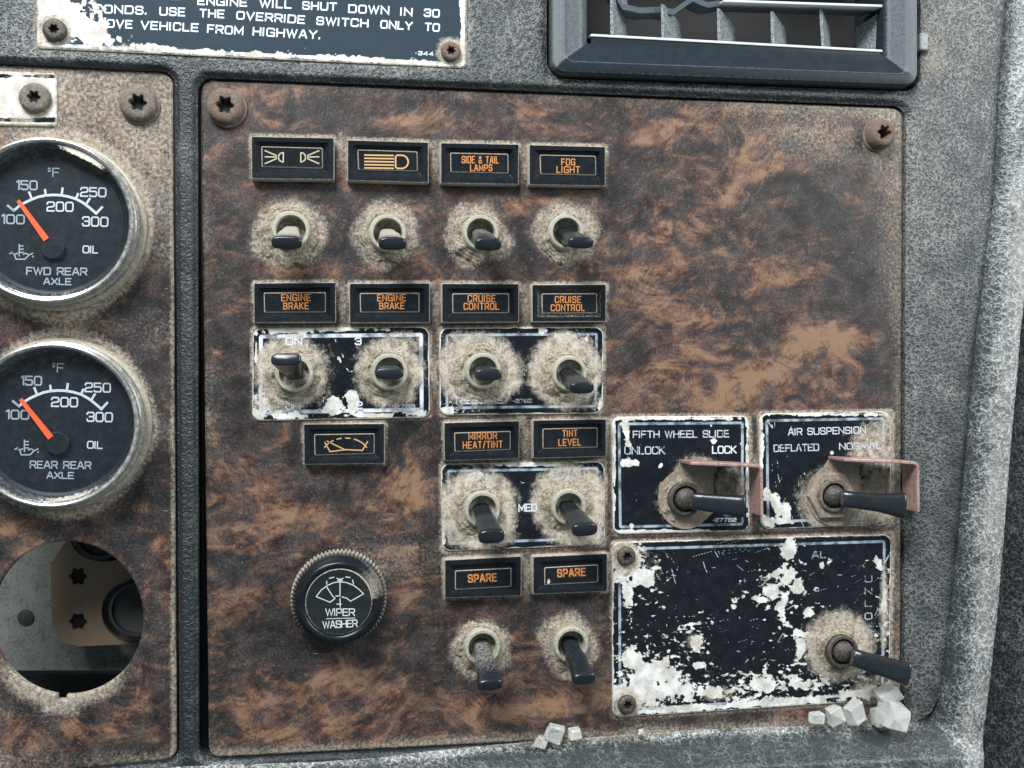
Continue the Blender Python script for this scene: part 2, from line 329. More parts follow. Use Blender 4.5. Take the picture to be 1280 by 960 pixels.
RUST = mat_plain('rusty_steel', (0.21, 0.12, 0.08), 0.75, 0.15, 0.55, 0.6, 0.4, (0.17, 0.15, 0.13), 0.9)
STEEL = mat_plain('dirty_steel', (0.15, 0.135, 0.115), 0.6, 0.3, 0.45, 0.7, 0.35, (0.27, 0.20, 0.14), 0.85)
DSCREW = mat_plain('dark_screw_steel', (0.055, 0.055, 0.05), 0.55, 0.4, 0.4, 1.2, 0.1, (0.20, 0.14, 0.10), 0.6)
BUSH = mat_plain('dull_zinc', (0.36, 0.37, 0.30), 0.6, 0.3, 0.35, 1.4, 0.10, (0.52, 0.45, 0.33), 0.85)
CHROME = mat_plain('scratched_chrome', (0.44, 0.43, 0.40), 0.27, 0.75, 0.25, 0.5, 0.012, (0.38, 0.34, 0.27), 0.6)
INNER = mat_plain('smoked_inner_ring', (0.10, 0.11, 0.12), 0.18, 0.6, 0.3, 0.7, 0.03, (0.3, 0.29, 0.27), 0.4)
GASKET = mat_plain('dusty_bezel_metal', (0.40, 0.36, 0.29), 0.55, 0.5, 0.35, 0.8, 0.1, DUSTL, 0.8)
DIALM = mat_black('dial_black', (0.007, 0.011, 0.016), 0.5, (0.35, 0.33, 0.3), 0.0)
NEEDLE = mat_plain('orange_red_needle', (0.95, 0.12, 0.035), 0.45, 0, 0.05, 1.0, 0.0)
PINK = mat_plain('pinkish_coated_metal', (0.60, 0.37, 0.33), 0.38, 0.4, 0.35, 0.45, 0.12, (0.15, 0.09, 0.075), 0.85)
GUARDB = mat_plain('dusty_guard_metal', (0.30, 0.235, 0.185), 0.8, 0.1, 0.35, 0.9, 0.15, (0.45, 0.37, 0.28), 0.8)
GREYSH = mat_plain('galvanised_sheet', (0.20, 0.205, 0.185), 0.6, 0.3, 0.4, 0.25, 0.1, (0.04, 0.04, 0.038), 0.6)
TANB = mat_plain('tan_primer', (0.23, 0.155, 0.10), 0.7, 0.0, 0.2, 0.3, 0.05)
DARK = mat_plain('dark_cavity', (0.012, 0.012, 0.013), 0.8)
RUBBER = mat_plain('dark_rubber', (0.02, 0.02, 0.022), 0.6)
GLASSM = mat_glass('gauge_glass', (0.93, 0.95, 0.96), film=0.03)
CRYST = mat_crystal(); CLIPM = mat_plain('clear_dusty_plastic', (0.22, 0.23, 0.23), 0.3, 0.0, 0.4, 1.5, 0.1, (0.4, 0.4, 0.4), 0.6)
# ------------------------------------------------------------------ stroke lettering
c_ = 0.16
def O_(x0=0, y0=0, x1=1, y1=1, c=c_):
    return [(x0 + c, y0), (x1 - c, y0), (x1, y0 + c), (x1, y1 - c), (x1 - c, y1), (x0 + c, y1), (x0, y1 - c), (x0, y0 + c), (x0 + c, y0)]
G = {
 'A': (1, [[(0, 0), (0.42, 1), (0.58, 1), (1, 0)], [(0.15, 0.32), (0.85, 0.32)]]),
 'B': (.95, [[(0, 0), (0, 1), (.8, 1), (.93, .88), (.93, .62), (.8, .52), (0, .52)], [(.8, .52), (1, .4), (1, .12), (.85, 0), (0, 0)]]),
 'C': (.95, [[(1, .78), (1, .86), (.86, 1), (.14, 1), (0, .86), (0, .14), (.14, 0), (.86, 0), (1, .14), (1, .24)]]),
 'D': (1, [[(0, 0), (0, 1), (.82, 1), (1, .84), (1, .16), (.82, 0), (0, 0)]]),
 'E': (.88, [[(1, 0), (0, 0), (0, 1), (1, 1)], [(0, .51), (.88, .51)]]),
 'F': (.85, [[(0, 0), (0, 1), (1, 1)], [(0, .5), (.85, .5)]]),
 'G': (1, [[(1, .8), (1, .86), (.86, 1), (.14, 1), (0, .86), (0, .14), (.14, 0), (1, 0), (1, .46), (.55, .46)]]),
 'H': (1, [[(0, 0), (0, 1)], [(1, 0), (1, 1)], [(0, .5), (1, .5)]]),
 'I': (.0, [[(0, 0), (0, 1)]]),
 'K': (.95, [[(0, 0), (0, 1)], [(.95, 1), (.12, .5), (0, .5)], [(.25, .56), (1, 0)]]),
 'L': (.8, [[(0, 1), (0, 0), (1, 0)]]),
 'M': (1.15, [[(0, 0), (0, 1), (.5, .2), (1, 1), (1, 0)]]),
 'N': (1, [[(0, 0), (0, 1), (1, 0), (1, 1)]]),
 'O': (1, [O_()]), '0': (.95, [O_()]),
 'P': (.92, [[(0, 0), (0, 1), (.85, 1), (1, .87), (1, .55), (.85, .42), (0, .42)]]),
 'R': (.95, [[(0, 0), (0, 1), (.85, 1), (1, .87), (1, .58), (.85, .46), (0, .46)], [(.6, .46), (1, 0)]]),
 'S': (.92, [[(.97, .78), (.97, .87), (.84, 1), (.14, 1), (0, .87), (0, .65), (.14, .53), (.86, .5), (1, .38), (1, .13), (.86, 0), (.14, 0), (0, .13), (0, .24)]]),
 'T': (.92, [[(0, 1), (1, 1)], [(.5, 1), (.5, 0)]]),
 'U': (1, [[(0, 1), (0, .15), (.15, 0), (.85, 0), (1, .15), (1, 1)]]),
 'V': (1, [[(0, 1), (.5, 0), (1, 1)]]),
 'W': (1.35, [[(0, 1), (.26, 0), (.5, .95), (.74, 0), (1, 1)]]),
 'X': (1, [[(0, 0), (1, 1)], [(0, 1), (1, 0)]]),
 'Y': (1, [[(0, 1), (.5, .48), (1, 1)], [(.5, .48), (.5, 0)]]),
 '1': (.3, [[(0, .85), (.6, 1), (1, 1), (1, 0)]]),
 '2': (.92, [[(0, .78), (0, .87), (.14, 1), (.86, 1), (1, .87), (1, .62), (.88, .5), (.12, .42), (0, .3), (0, 0), (1, 0)]]),
 '3': (.9, [[(0, .8), (0, .88), (.14, 1), (.86, 1), (1, .88), (1, .62), (.86, .52), (.35, .52)], [(.86, .52), (1, .4), (1, .13), (.86, 0), (.14, 0), (0, .13), (0, .22)]]),
 '4': (.95, [[(.75, 0), (.75, 1), (0, .3), (0, .24), (1, .24)]]),
 '5': (.92, [[(.95, 1), (0, 1), (0, .58), (.86, .58), (1, .46), (1, .13), (.86, 0), (.14, 0), (0, .13)]]),
 '6': (.92, [[(.95, 1), (.2, 1), (0, .8), (0, .14), (.14, 0), (.86, 0), (1, .14), (1, .44), (.86, .57), (0, .57)]]),
 '7': (.9, [[(0, 1), (1, 1), (.35, 0)]]),
 '8': (.92, [O_(0, .5, 1, 1, .12), O_(0, 0, 1, .5, .12)]),
 '&': (1, [[(1, 0), (.15, .72), (.15, .9), (.3, 1), (.55, 1), (.68, .9), (.68, .72), (0, .35), (0, .12), (.15, 0), (.65, 0), (.95, .42)]]),
 '/': (.5, [[(0, -.05), (1, 1.05)]]), '.': (.0, [[(0, 0), (0, .12)]]), '-': (.5, [[(0, .5), (1, .5)]]),
 '*': (.1, [[(0, .42), (1, .5)]]), ',': (0, [[(0, .1), (0, -.1)]]),
 '@': (.38, [O_(0, .62, 1, 1, .2)]),   # degree ring
}
def ribbon(pts, wd):
    """polyline (px) -> left/right borders"""
    p = [np.array(pts[0], float)]
    for q in pts[1:]:
        q = np.array(q, float)
        if np.linalg.norm(q - p[-1]) > 1e-6: p.append(q)
    closed = np.linalg.norm(p[0] - p[-1]) < 1e-5 and len(p) > 3
    if closed: p = p[:-1]
    n = len(p); Lf, Rt = [], []
    for i in range(n):
        a = p[(i - 1) % n] if (closed or i > 0) else None; b = p[(i + 1) % n] if (closed or i < n - 1) else None
        d1 = (p[i] - a) / np.linalg.norm(p[i] - a) if a is not None else None; d2 = (b - p[i]) / np.linalg.norm(b - p[i]) if b is not None else None
        q = p[i].copy()
        if d1 is None: d1 = d2; q = q - d2 * wd * 0.4
        elif d2 is None: d2 = d1; q = q + d1 * wd * 0.4
        n1 = np.array([-d1[1], d1[0]]); n2 = np.array([-d2[1], d2[0]]); m = n1 + n2; L = np.linalg.norm(m)
        m = n1 if L < 1e-6 else m / L; k = 1 / max(0.45, float(np.dot(m, n1)))
        Lf.append(q + m * wd / 2 * k); Rt.append(q - m * wd / 2 * k)
    if closed: Lf.append(Lf[0]); Rt.append(Rt[0])
    return Lf, Rt
def strokes(name, lines, wd, h, mat, parent, label=None):
    """lines: polylines in photo px, laid flat at height h"""
    V, Fc = [], []
    for i, l in enumerate(lines):
        Lf, Rt = ribbon(l, wd); b = len(V); hh = h + 0.006 * (i % 5)
        for a, c in zip(Lf, Rt): V.append(P3(a[0], a[1], hh)); V.append(P3(c[0], c[1], hh))
        for k in range(len(Lf) - 1): Fc.append((b + 2 * k, b + 2 * k + 1, b + 2 * k + 3, b + 2 * k + 2))
    o = mk(name, V, Fc, mat, parent, smooth=False)
    if label: o['label'] = label
    return o
def text(s, a, b, cap, h, mat, parent, wd=1.6, gap=0.32, asp=1.0, name='lettering', label=None):
    """a, b: baseline ends in px; cap: cap height px"""
    a = np.array(a, float); b = np.array(b, float); Ltot = np.linalg.norm(b - a); e = (b - a) / Ltot; up = np.array([e[1], -e[0]])
    adv = []; x = 0
    for i, ch in enumerate(s):
        if ch == ' ': adv.append(x); x += 0.55 + gap; continue
        adv.append(x); x += G[ch][0] + (gap + (0.12 if G[ch][0] < .2 else 0))
    x -= gap; k = (Ltot - wd) / max(x, 0.01)
    if len(s) == 1 and G[s][0] == 0: k = cap
    lines = []
    for ch, x0 in zip(s, adv):
        if ch == ' ': continue
        wch = G[ch][0]
        for pl in G[ch][1]:
            lines.append([a + e * (wd / 2 + (x0 + px * wch) * k) + up * (wd / 2 + py * (cap - wd)) for px, py in pl])
    return strokes(name, lines, wd, h, mat, parent, label or ('printed words ' + s if len(s) > 3 and False else None))
# ------------------------------------------------------------------ layout quads (photo px)
QS = [(250, 98), (1132, 134), (1129, 904), (255, 950)]; QG = [(-70, 76), (217, 90), (222, 950), (-70, 980)]
sG = sdq(QG, 16); sS = sdq([(250, 98), (1131, 134), (1127, 904), (260, 949)], 16); sSh = sdq([(248, 97), (1133, 133), (1131, 904), (249, 951)], 16)
QV = [(690, -170), (1146, -160), (1146, 108), (690, 91)]; sV = sdq(QV, 16)
HOLE = (84, 773, 96.5)
def s_hole(x, y):
    d = np.hypot((x - HOLE[0]) / 0.985, y - HOLE[1]) - HOLE[2]
    n = np.maximum(np.abs(x - 77) - 6, np.abs(y - 866) - 9)
    return np.minimum(d, n)
EDGE = np.array([(-120, 996), (222, 958), (400, 953), (640, 932), (870, 915), (1100, 906), (1140, 903), (1163, 888), (1177, 860), (1188, 769), (1197, 660), (1210, 497), (1217, 419), (1239, 240), (1259, 0), (1275, -200)], float)
def s_edge(x, y):
    """signed distance to the joint between hard dash and padded trim, positive on the padded side"""
    best = np.full(np.shape(x), 1e9); sg = np.zeros(np.shape(x))
    for a, b in zip(EDGE[:-1], EDGE[1:]):
        e = b - a; L = np.dot(e, e); t = np.clip(((x - a[0]) * e[0] + (y - a[1]) * e[1]) / L, 0, 1)
        dx = x - a[0] - t * e[0]; dy = y - a[1] - t * e[1]; d = np.hypot(dx, dy); cr = e[0] * dy - e[1] * dx
        m = d < best - 1e-6; best = np.where(m, d, best); sg = np.where(m, np.sign(cr), sg)
    return best * np.where(sg == 0, 1, sg)
TOG = [  # base px, tip px, tip w px, tip thick px, tip height mm, crust radius px
 ((363.7, 287.5), (358, 304), 36, 20, 17, 41), ((484.7, 291), (491, 305), 34, 20, 17, 37), ((601, 291), (610.6, 306), 34, 20, 17, 35), ((708, 290), (727, 304), 33, 19, 18, 36),
 ((368, 467), (357, 448.5), 36, 19, 17, 36), ((487, 465), (487, 467), 34, 18, 17, 36), ((604, 464), (611, 468.6), 33, 19, 16, 43), ((712, 467), (728, 485.5), 32, 19, 17, 40),
 ((603, 637), (615, 672), 33, 19, 18, 38), ((711, 633.7), (732, 663), 34, 18, 18, 37), ((603, 809), (613, 858), 32, 17, 17, 34), ((714, 806), (731, 850), 31, 17, 17, 35)]
LEV = [((857, 624), (865, 626), (931, 633), 21, 28, 36), ((1043, 620), (1053, 623), (1131, 632), 19, 31, 34), ((1054, 815), (1066, 821), (1136, 843), 20, 28, 38)]
IND = [[(314, 170), (418, 172), (418, 225), (314, 224)], [(434, 174.5), (536, 177.5), (536, 229), (434, 226)], [(550.6, 178), (649, 180), (648.5, 231), (550.6, 229.5)], [(661, 180.6), (757, 183), (757, 233), (661, 231.5)],
 [(317, 353.5), (420, 352.7), (420, 403.3), (317, 403.6)], [(436.5, 354), (537.5, 353.5), (537.5, 403.7), (436.5, 404)], [(552, 354), (649, 354.3), (649, 403), (552, 403.6)], [(664.6, 355.4), (758, 355), (758, 402.3), (664.6, 402.8)],
 [(554.7, 528), (649.5, 525.6), (649, 574), (555, 576.3)], [(666, 525), (758, 523.5), (758, 571), (666, 573.5)], [(379.3, 529.8), (481, 529), (481, 580), (379.5, 581)],
 [(555.5, 699.7), (652, 694.8), (652, 745), (555.5, 748)], [(665.8, 695.5), (759.5, 691.3), (759.5, 739.7), (665.8, 743.3)]]
LENS = [[(327, 183), (403, 185), (403.5, 210.5), (327.5, 208.5)], [(447, 187), (521.5, 189.5), (522, 214), (448, 212)], [(563, 191), (635, 192.5), (635.5, 216.6), (563.5, 215)], [(675, 193.5), (744.5, 195), (745, 219), (675.5, 217.5)],
 [(330, 366), (407, 365.5), (407, 390), (330.5, 390.5)], [(450, 366.5), (524, 366.3), (524, 390), (450.5, 390.3)], [(565.6, 367), (636, 367), (636, 391), (565.8, 391.3)], [(677.4, 367), (746, 367), (746, 391), (677.6, 391.3)],
 [(568, 541), (638, 539), (638, 562), (568.5, 564.5)], [(678.4, 536), (746.7, 534.5), (746.7, 559), (678.6, 560.8)], [(393, 543), (468, 542), (468, 567), (393.5, 569)],
 [(569, 713.5), (639, 710), (639, 733), (569, 737)], [(680.7, 709.5), (747.4, 705.8), (747.4, 727.5), (680.7, 731)]]
PQ = [[(316, 410.5), (536.5, 408), (537.5, 522), (315.4, 526)], [(549.4, 410), (754.6, 408.3), (753.6, 516.5), (549.8, 519)], [(551, 580), (755.6, 576.3), (756.6, 681), (552.8, 689)],
 [(764.7, 521), (937, 519.5), (937, 664), (766.5, 668)], [(949.4, 517), (1113.5, 514), (1114.4, 656), (951.3, 661.5)], [(765.4, 678), (1114.5, 667.5), (1111.7, 875), (766, 897.5)]]
KNOB = (424, 745)
# ------------------------------------------------------------------ the wood laminate panels
def lic(bb, step, seed):
    x = np.arange(bb[0], bb[2] + step, step); y = np.arange(bb[1], bb[3] + step, step); X, Y = np.meshgrid(x, y)
    e = 2.0; psi = lambda a, b: fbm(a * 0.8, b, 150, 2, seed) * 85 + 0.40 * b + 0.22 * a
    vx = psi(X, Y + e) - psi(X, Y - e); vy = -(psi(X + e, Y) - psi(X - e, Y)); n = np.hypot(vx, vy) + 1e-6; vx /= n; vy /= n
    ny, nx = X.shape; nz = rng.rand(ny, nx); nz = nz + np.roll(nz, 1, 0); nz = (nz - nz.min()) / np.ptp(nz)
    md = fbm(X, Y, 13, 4, seed + 5)
    s1 = np.zeros_like(X); s2 = np.zeros_like(X); c1 = c2 = 0
    for sg in (1, -1):
        px = np.tile(np.arange(nx, dtype=float), (ny, 1)); py = np.tile(np.arange(ny, dtype=float)[:, None], (1, nx))
        for k in range(22):
            ix = np.clip(np.rint(px).astype(int), 0, nx - 1); iy = np.clip(np.rint(py).astype(int), 0, ny - 1)
            if k < 6: s1 += nz[iy, ix]; c1 += 1
            if k < 4: s2 += md[iy, ix]; c2 += 1
            px += sg * vx[iy, ix]; py += sg * vy[iy, ix]
    s1 /= c1; s2 /= c2
    s1 = np.clip((s1 - s1.mean()) / s1.std() * 0.2 + 0.5, 0, 1); s2 = (s2 - s2.mean()) / s2.std()
    def samp(A):
        def f(a, b):
            fx = np.clip((a - bb[0]) / step, 0, nx - 1.001); fy = np.clip((b - bb[1]) / step, 0, ny - 1.001); i = fx.astype(int); j = fy.astype(int); u = fx - i; v = fy - j
            return (A[j, i] * (1 - u) + A[j, i + 1] * u) * (1 - v) + (A[j + 1, i] * (1 - u) + A[j + 1, i + 1] * u) * v
        return f
    return samp(s1), samp(s2)
TANB_ = [  # x, y, rx, ry, angle, amount of the tan burl patches (negative: dark ones)
 (345, 125, 35, 14, 0, .5), (510, 150, 60, 12, 5, .5), (640, 150, 35, 14, 10, .4), (860, 150, 55, 16, -20, .55), (800, 165, 35, 12, 35, .45), (930, 190, 40, 20, -25, .45), (960, 220, 50, 14, -30, .55),
 (800, 300, 60, 14, -15, .45), (905, 245, 45, 12, -30, .5), (840, 390, 60, 16, 15, .55), (860, 440, 45, 18, 20, .55), (1010, 425, 55, 20, -5, .7), (960, 470, 60, 18, -30, .7), (1060, 440, 35, 30, -40, .6), (900, 490, 60, 15, -20, .65), (800, 480, 50, 20, 10, .55), (820, 340, 50, 12, -5, .4),
 (990, 350, 50, 14, -10, .5), (940, 330, 55, 12, 0, .3), (690, 510, 60, 8, 0, .3), (480, 610, 60, 16, 10, .6), (510, 600, 35, 30, -35, .6), (400, 640, 70, 14, -10, .5), (310, 600, 40, 22, 35, .6), (370, 660, 45, 16, 0, .5), (290, 660, 40, 14, 20, .4),
 (300, 750, 40, 30, -60, .5), (340, 880, 80, 20, -5, .6), (450, 860, 70, 20, 10, .55), (520, 760, 40, 25, 40, .35), (620, 890, 70, 16, 0, .6), (400, 915, 90, 14, 0, .4), (720, 880, 60, 14, -10, .45), (500, 690, 25, 10, 0, .4), (460, 240, 60, 12, 0, .35), (650, 250, 70, 10, 5, .45), (590, 280, 30, 20, 0, .2), (380, 330, 60, 14, 0, .3),
 (1000, 890, 60, 8, 0, .3), (1120, 760, 10, 60, 0, .2), (1120, 880, 12, 20, 0, .3),
 (420, 140, 40, 25, 0, -.45), (560, 135, 60, 14, 0, -.3), (430, 295, 26, 26, 0, -.5), (545, 300, 22, 26, 0, -.45), (655, 300, 22, 24, 0, -.45), (770, 220, 35, 35, 0, -.35), (1010, 250, 45, 30, 0, -.5), (1060, 320, 50, 40, 0, -.4), (870, 240, 50, 24, 0, -.25), (900, 350, 40, 20, -20, -.35), (800, 440, 30, 18, 0, -.35), (1080, 400, 40, 50, 0, -.5), (1100, 470, 30, 30, 0, -.4),
 (420, 615, 60, 20, -10, -.5), (300, 700, 30, 30, 0, -.35), (500, 540, 22, 35, 0, -.6), (290, 480, 30, 60, 0, -.5), (540, 640, 22, 60, 0, -.3), (510, 790, 50, 25, 30, -.3), (400, 820, 60, 20, 0, -.25), (340, 790, 40, 30, 0, -.35), (280, 900, 30, 30, 0, -.4), (560, 860, 30, 20, 0, -.25), (280, 300, 25, 60, 0, -.3)]
def ell(x, y, L):
    s = np.zeros(np.shape(x))
    for cx, cy, rx, ry, an, am in L:
        a = math.radians(an); dx = x - cx; dy = y - cy; u = (dx * math.cos(a) + dy * math.sin(a)) / rx; v = (-dx * math.sin(a) + dy * math.cos(a)) / ry
        s = s + am * np.exp(-(u * u + v * v) * 0.9)
    return s
BB = (240, 88, 1140, 958); st1, st2 = lic(BB, 1.5, 31)
def warp(x, y, k=26): return x + (fbm(x, y, 60, 3, 71) - .5) * k * 2, y + (fbm(x, y, 60, 3, 72) - .5) * k * 2
def tanS(x, y):
    wx_, wy_ = warp(x, y); ux, uy = x + (fbm(x, y, 22, 4, 73) - .5) * 34, y + (fbm(x, y, 22, 4, 74) - .5) * 26; return 0.45 + 0.03 * st2(x, y) + 0.66 * ell(wx_, wy_, TANB_) + 0.4 * (fbm(ux * .7 + uy * .25, uy * 1.3, 34, 5, 5) - .5) + .45 * (fbm(ux * .6 + uy * .35, uy * 1.5 - ux * .2, 13, 4, 55) - .5)
def dustS(x, y):
    s = np.zeros(np.shape(x)) + 0.06 + 0.34 * (fbm(x, y, 90, 5, 8) - .5); lowf = fbm(x, y, 34, 4, 81)
    for (b, t, a_, c, h_, r) in TOG:
        d = np.hypot(x - b[0] + 3, (y - b[1] - 2)); s = np.maximum(s, 0.98 - 0.98 * sstep(r * 0.7, r * 1.55, d * (0.72 + 0.62 * lowf)))
    for q in IND + PQ:
        d = sdq(q, 3)(x, y); up_ = (y < (q[0][1] + q[2][1]) / 2)
        s = np.maximum(s, (0.52 + 0.3 * up_) * (1 - sstep(0, 12 - 9 * lowf, d)) + .5 * (lowf - .5))
    d = np.hypot(x - 715, y - 470)
    s = s + 0.42 * (1 - sstep(6, 70, 1132 - x)) * (1 - sstep(330, 470, y)) + 0.35 * (1 - sstep(4, 26, 1130 - x)) * sstep(300, 500, y)
    s = s + 0.30 * np.exp(-((x - 1040) / 70) ** 2 - ((y - 175) / 45) ** 2) + 0.22 * np.exp(-((x - 960) / 90) ** 2 - ((y - 160) / 40) ** 2)
    yb = 950 - (x - 255) * 46 / 874.
    s = s + 0.48 * (1 - sstep(2, 22, yb - y)) + 0.20 * (1 - sstep(20, 110, yb - y)) * fbm(x, y, 30, 3, 9) + 0.30 * (1 - sstep(2, 40, x - 250)) * fbm(x, y, 40, 3, 10) * 1.3
    s = s + 0.25 * (1 - sstep(2, 26, y - 98 - (x - 250) * .041))
    for (a, b) in ((426, 190), (543, 200), (655, 205), (428, 378), (545, 380), (657, 380), (657, 550), (658, 720), (543, 465), (652, 518), (945, 590)): s = np.maximum(s, 0.75 * np.exp(-((x - a) / 9) ** 2 - ((y - b) / 32) ** 2))
    s = s + 0.30 * np.exp(-((x - 480) / 140) ** 2 - ((y - 700) / 40) ** 2)
    return s
def flecks(n, box, seed):
    r_ = random.Random(seed); L = []
    for _ in range(n):
        cx, cy = r_.uniform(box[0], box[2]), r_.uniform(box[1], box[3]); ln = r_.uniform(1.5, 7); a = math.radians(r_.gauss(-15, 28)); mx, my = cx + ln * .5 * math.cos(a), cy + ln * .5 * math.sin(a); a2 = a + r_.uniform(-.9, .9)
        wd = r_.uniform(.8, 1.3); am = r_.uniform(.3, .95); L += [(cx, cy, mx, my, wd, am), (mx, my, mx + ln * .5 * math.cos(a2), my + ln * .5 * math.sin(a2), wd, am)]
    return lambda x, y: np.maximum(segs(x, y, L), 0)
def segs(x, y, L):
    s = np.full(np.shape(x), -1.0); o = np.argsort(y, kind='stable'); ys_ = y[o]; xo = x[o]
    for x0, y0, x1, y1, wd, am in L:
        i0 = np.searchsorted(ys_, min(y0, y1) - 4); i1 = np.searchsorted(ys_, max(y0, y1) + 4); xs = xo[i0:i1]; m = (xs > min(x0, x1) - 4) & (xs < max(x0, x1) + 4)
        if not m.any(): continue
        id_ = o[i0:i1][m]; xs, yy = x[id_], y[id_]; ex, ey = x1 - x0, y1 - y0; t = np.clip(((xs - x0) * ex + (yy - y0) * ey) / (ex * ex + ey * ey + 1e-9), 0, 1)
        s[id_] = np.maximum(s[id_], am - np.hypot(xs - x0 - t * ex, yy - y0 - t * ey) / wd)
    return s
FLS = flecks(300, BB, 5); FLS2 = flecks(260, (255, 600, 760, 940), 6); FLS3 = flecks(120, (760, 110, 1125, 330), 8)
SIDEA = tuple(P3(690, 480, 0))
op = field('switch_panel', BB, 1.5, lambda x, y: sS(x, y) + 1.2, lambda x, y, d: -0.5 * sstep(-3.0, 0, d) ** 2, 0.0, WOOD, attrs={'tan': tanS, 'streak': st1, 'dust': dustS, 'fleck': lambda x, y: np.maximum(np.maximum(FLS(x, y), FLS2(x, y)), FLS3(x, y))}, thick=2.0, at=SIDEA)
tag(op, 'large brown burl wood switch panel, dusty, under all the toggle switches', 'panel', 'burl wood dashboard panels')
BG = (-50, 70, 226, 966); g1, g2 = lic(BG, 1.5, 57)
TG_ = [(150, 780, 0, 0, 0, 0), (30, 655, 50, 14, 15, .5), (90, 690, 40, 10, 0, .2), (150, 890, 30, 14, -30, .5), (110, 920, 60, 16, 0, .4), (30, 930, 50, 16, 0, .4), (190, 350, 25, 60, 0, -.35), (200, 420, 20, 60, 0, -.35), (195, 560, 25, 50, 0, -.35), (195, 225, 18, 25, 0, -.5), (40, 900, 60, 10, 10, .2), (195, 700, 25, 70, 0, .12), (170, 610, 40, 30, 0, -.15), (110, 150, 50, 20, 0, .25), (160, 180, 40, 30, 0, .2)]
TG_ = [t for t in TG_ if t[2] > 0]
def tanG(x, y): wx_, wy_ = warp(x, y, 18); return 0.40 + 0.06 * g2(x, y) + 0.5 * ell(wx_, wy_, TG_) + 0.9 * (fbm(wx_, wy_ * 1.4, 30, 5, 6) - .5)
def dustG(x, y):
    s = 0.36 + 0.60 * (fbm(x, y, 60, 5, 18) - .5) + 0.22 * (1 - sstep(150, 330, y)) - 0.20 * sstep(300, 380, y)
    for cx, cy in ((71, 283), (77, 530)):
        d = np.hypot(x - cx, y - cy) - 112; s = s + 0.55 * (1 - sstep(0, 14, d))
    d = s_hole(x, y); s = s + 0.85 * (1 - sstep(0, 26, d)) * sstep(820, 870, y) + 0.1 * (1 - sstep(0, 8, d))
    s = s + 0.5 * (1 - sstep(1, 8, 218 - x)) + 0.3 * sstep(925, 950, y) + .4 * np.exp(-((x - 100) / 60) ** 2 - ((y - 405) / 14) ** 2)
    s = np.maximum(s, 0.9 * (1 - sstep(0, 8, sdq([(-60, 86), (71, 91), (71, 158), (-60, 155)], 4)(x, y))))
    return s
og = field('instrument_fascia', BG, 1.5, lambda x, y: np.maximum(sG(x, y) + 1.2, -s_hole(x, y)), lambda x, y, d: -0.35 * sstep(-2.5, 0, d) ** 2, 0.0, WOOD, attrs={'tan': tanG, 'streak': g1, 'dust': dustG, 'fleck': flecks(420, BG, 7)}, thick=2.0, at=tuple(P3(80, 480, 0)))
tag(og, 'narrow greyed wood panel on the left holding the round gauges', 'panel', 'burl wood dashboard panels')
# ------------------------------------------------------------------ hard dashboard moulding
slots = [[(178, 951), (214, 948), (209, 972), (178, 976)], [(302, 949), (312, 950), (311, 958), (303, 958)]]
def s_moul(x, y):
    hole = np.minimum(np.minimum(sSh(x, y), sG(x, y)) - 1.6, sV(x, y) - 6)
    return np.maximum(-hole, s_edge(x, y) - 3)
def h_moul(x, y, d):
    dp = np.minimum(sSh(x, y), sG(x, y)); h = 0.9 + 1.6 * sstep(1.6, 9, dp)
    h = h + 1.2 * sstep(20, 90, x - 1136) * sstep(100, 250, y)                  # right hand flat leans out a little
    h = h - 1.2 * (1 - sstep(5, 14, sV(x, y)))
    h = h + 0.10 * (fbm(x, y, 14, 3, 91) - .5) + 0.5 * (fbm(x, y, 120, 2, 92) - .5)
    return h - 1.0 * sstep(-8, 2, s_edge(x, y))
def d_moul(x, y):
    dp = np.minimum(sS(x, y), sG(x, y))
    s = -0.12 - .16 * sstep(400, 620, y) + 0.45 * (fbm(x, y, 110, 4, 41) - .5) + 0.25 * sstep(560, 660, x) * (1 - sstep(66, 90, y - (x - 600) * .03)) + 0.12 * (1 - sstep(100, 400, y)) * sstep(1140, 1160, x)
    s = s + 0.45 * (1 - sstep(4, 26, dp)) * sstep(1120, 1140, x) * sstep(80, 160, y) + 0.35 * np.exp(-((x - 1165) / 22) ** 2) * sstep(-10, 100, y) * (1 - sstep(650, 900, y) * .3)
    s = s + 0.55 * (1 - sstep(1, 9, sdq([(46, -60), (583, -60), (583, 86), (46, 61)], 4)(x, y)))
    s = s + 0.25 * (1 - sstep(20, 120, np.hypot(x - 20, y - 40))) + 0.5 * sstep(860, 900, y) * sstep(1120, 1150, x) - 0.45 * np.exp(-((x - 235) / 12) ** 2) - 0.3 * np.exp(-((dp - 6) / 4) ** 2) * (x < 1120) - 1.5 * (1 - sstep(1.8, 4.0, dp))
    s = s + 0.35 * np.exp(-((x - 705) / 12) ** 2 - ((y - 95) / 5) ** 2) * 2 + 0.5 * sstep(925, 945, y) * (x < 330)
    return s
mo = field('dashboard', (-60, -60, 1280, 990), 2.0, s_moul, h_moul, 2.0, VINYL, attrs={'dust': d_moul}, thick=7.0, at=tuple(P3(640, 90, 0)))
tag(mo, kind='structure')
XE = ([-200, 0, 240, 419, 497, 660, 769, 860, 960, 1080], [1275, 1259, 1239, 1217, 1210, 1197, 1188, 1177, 1165, 1154])
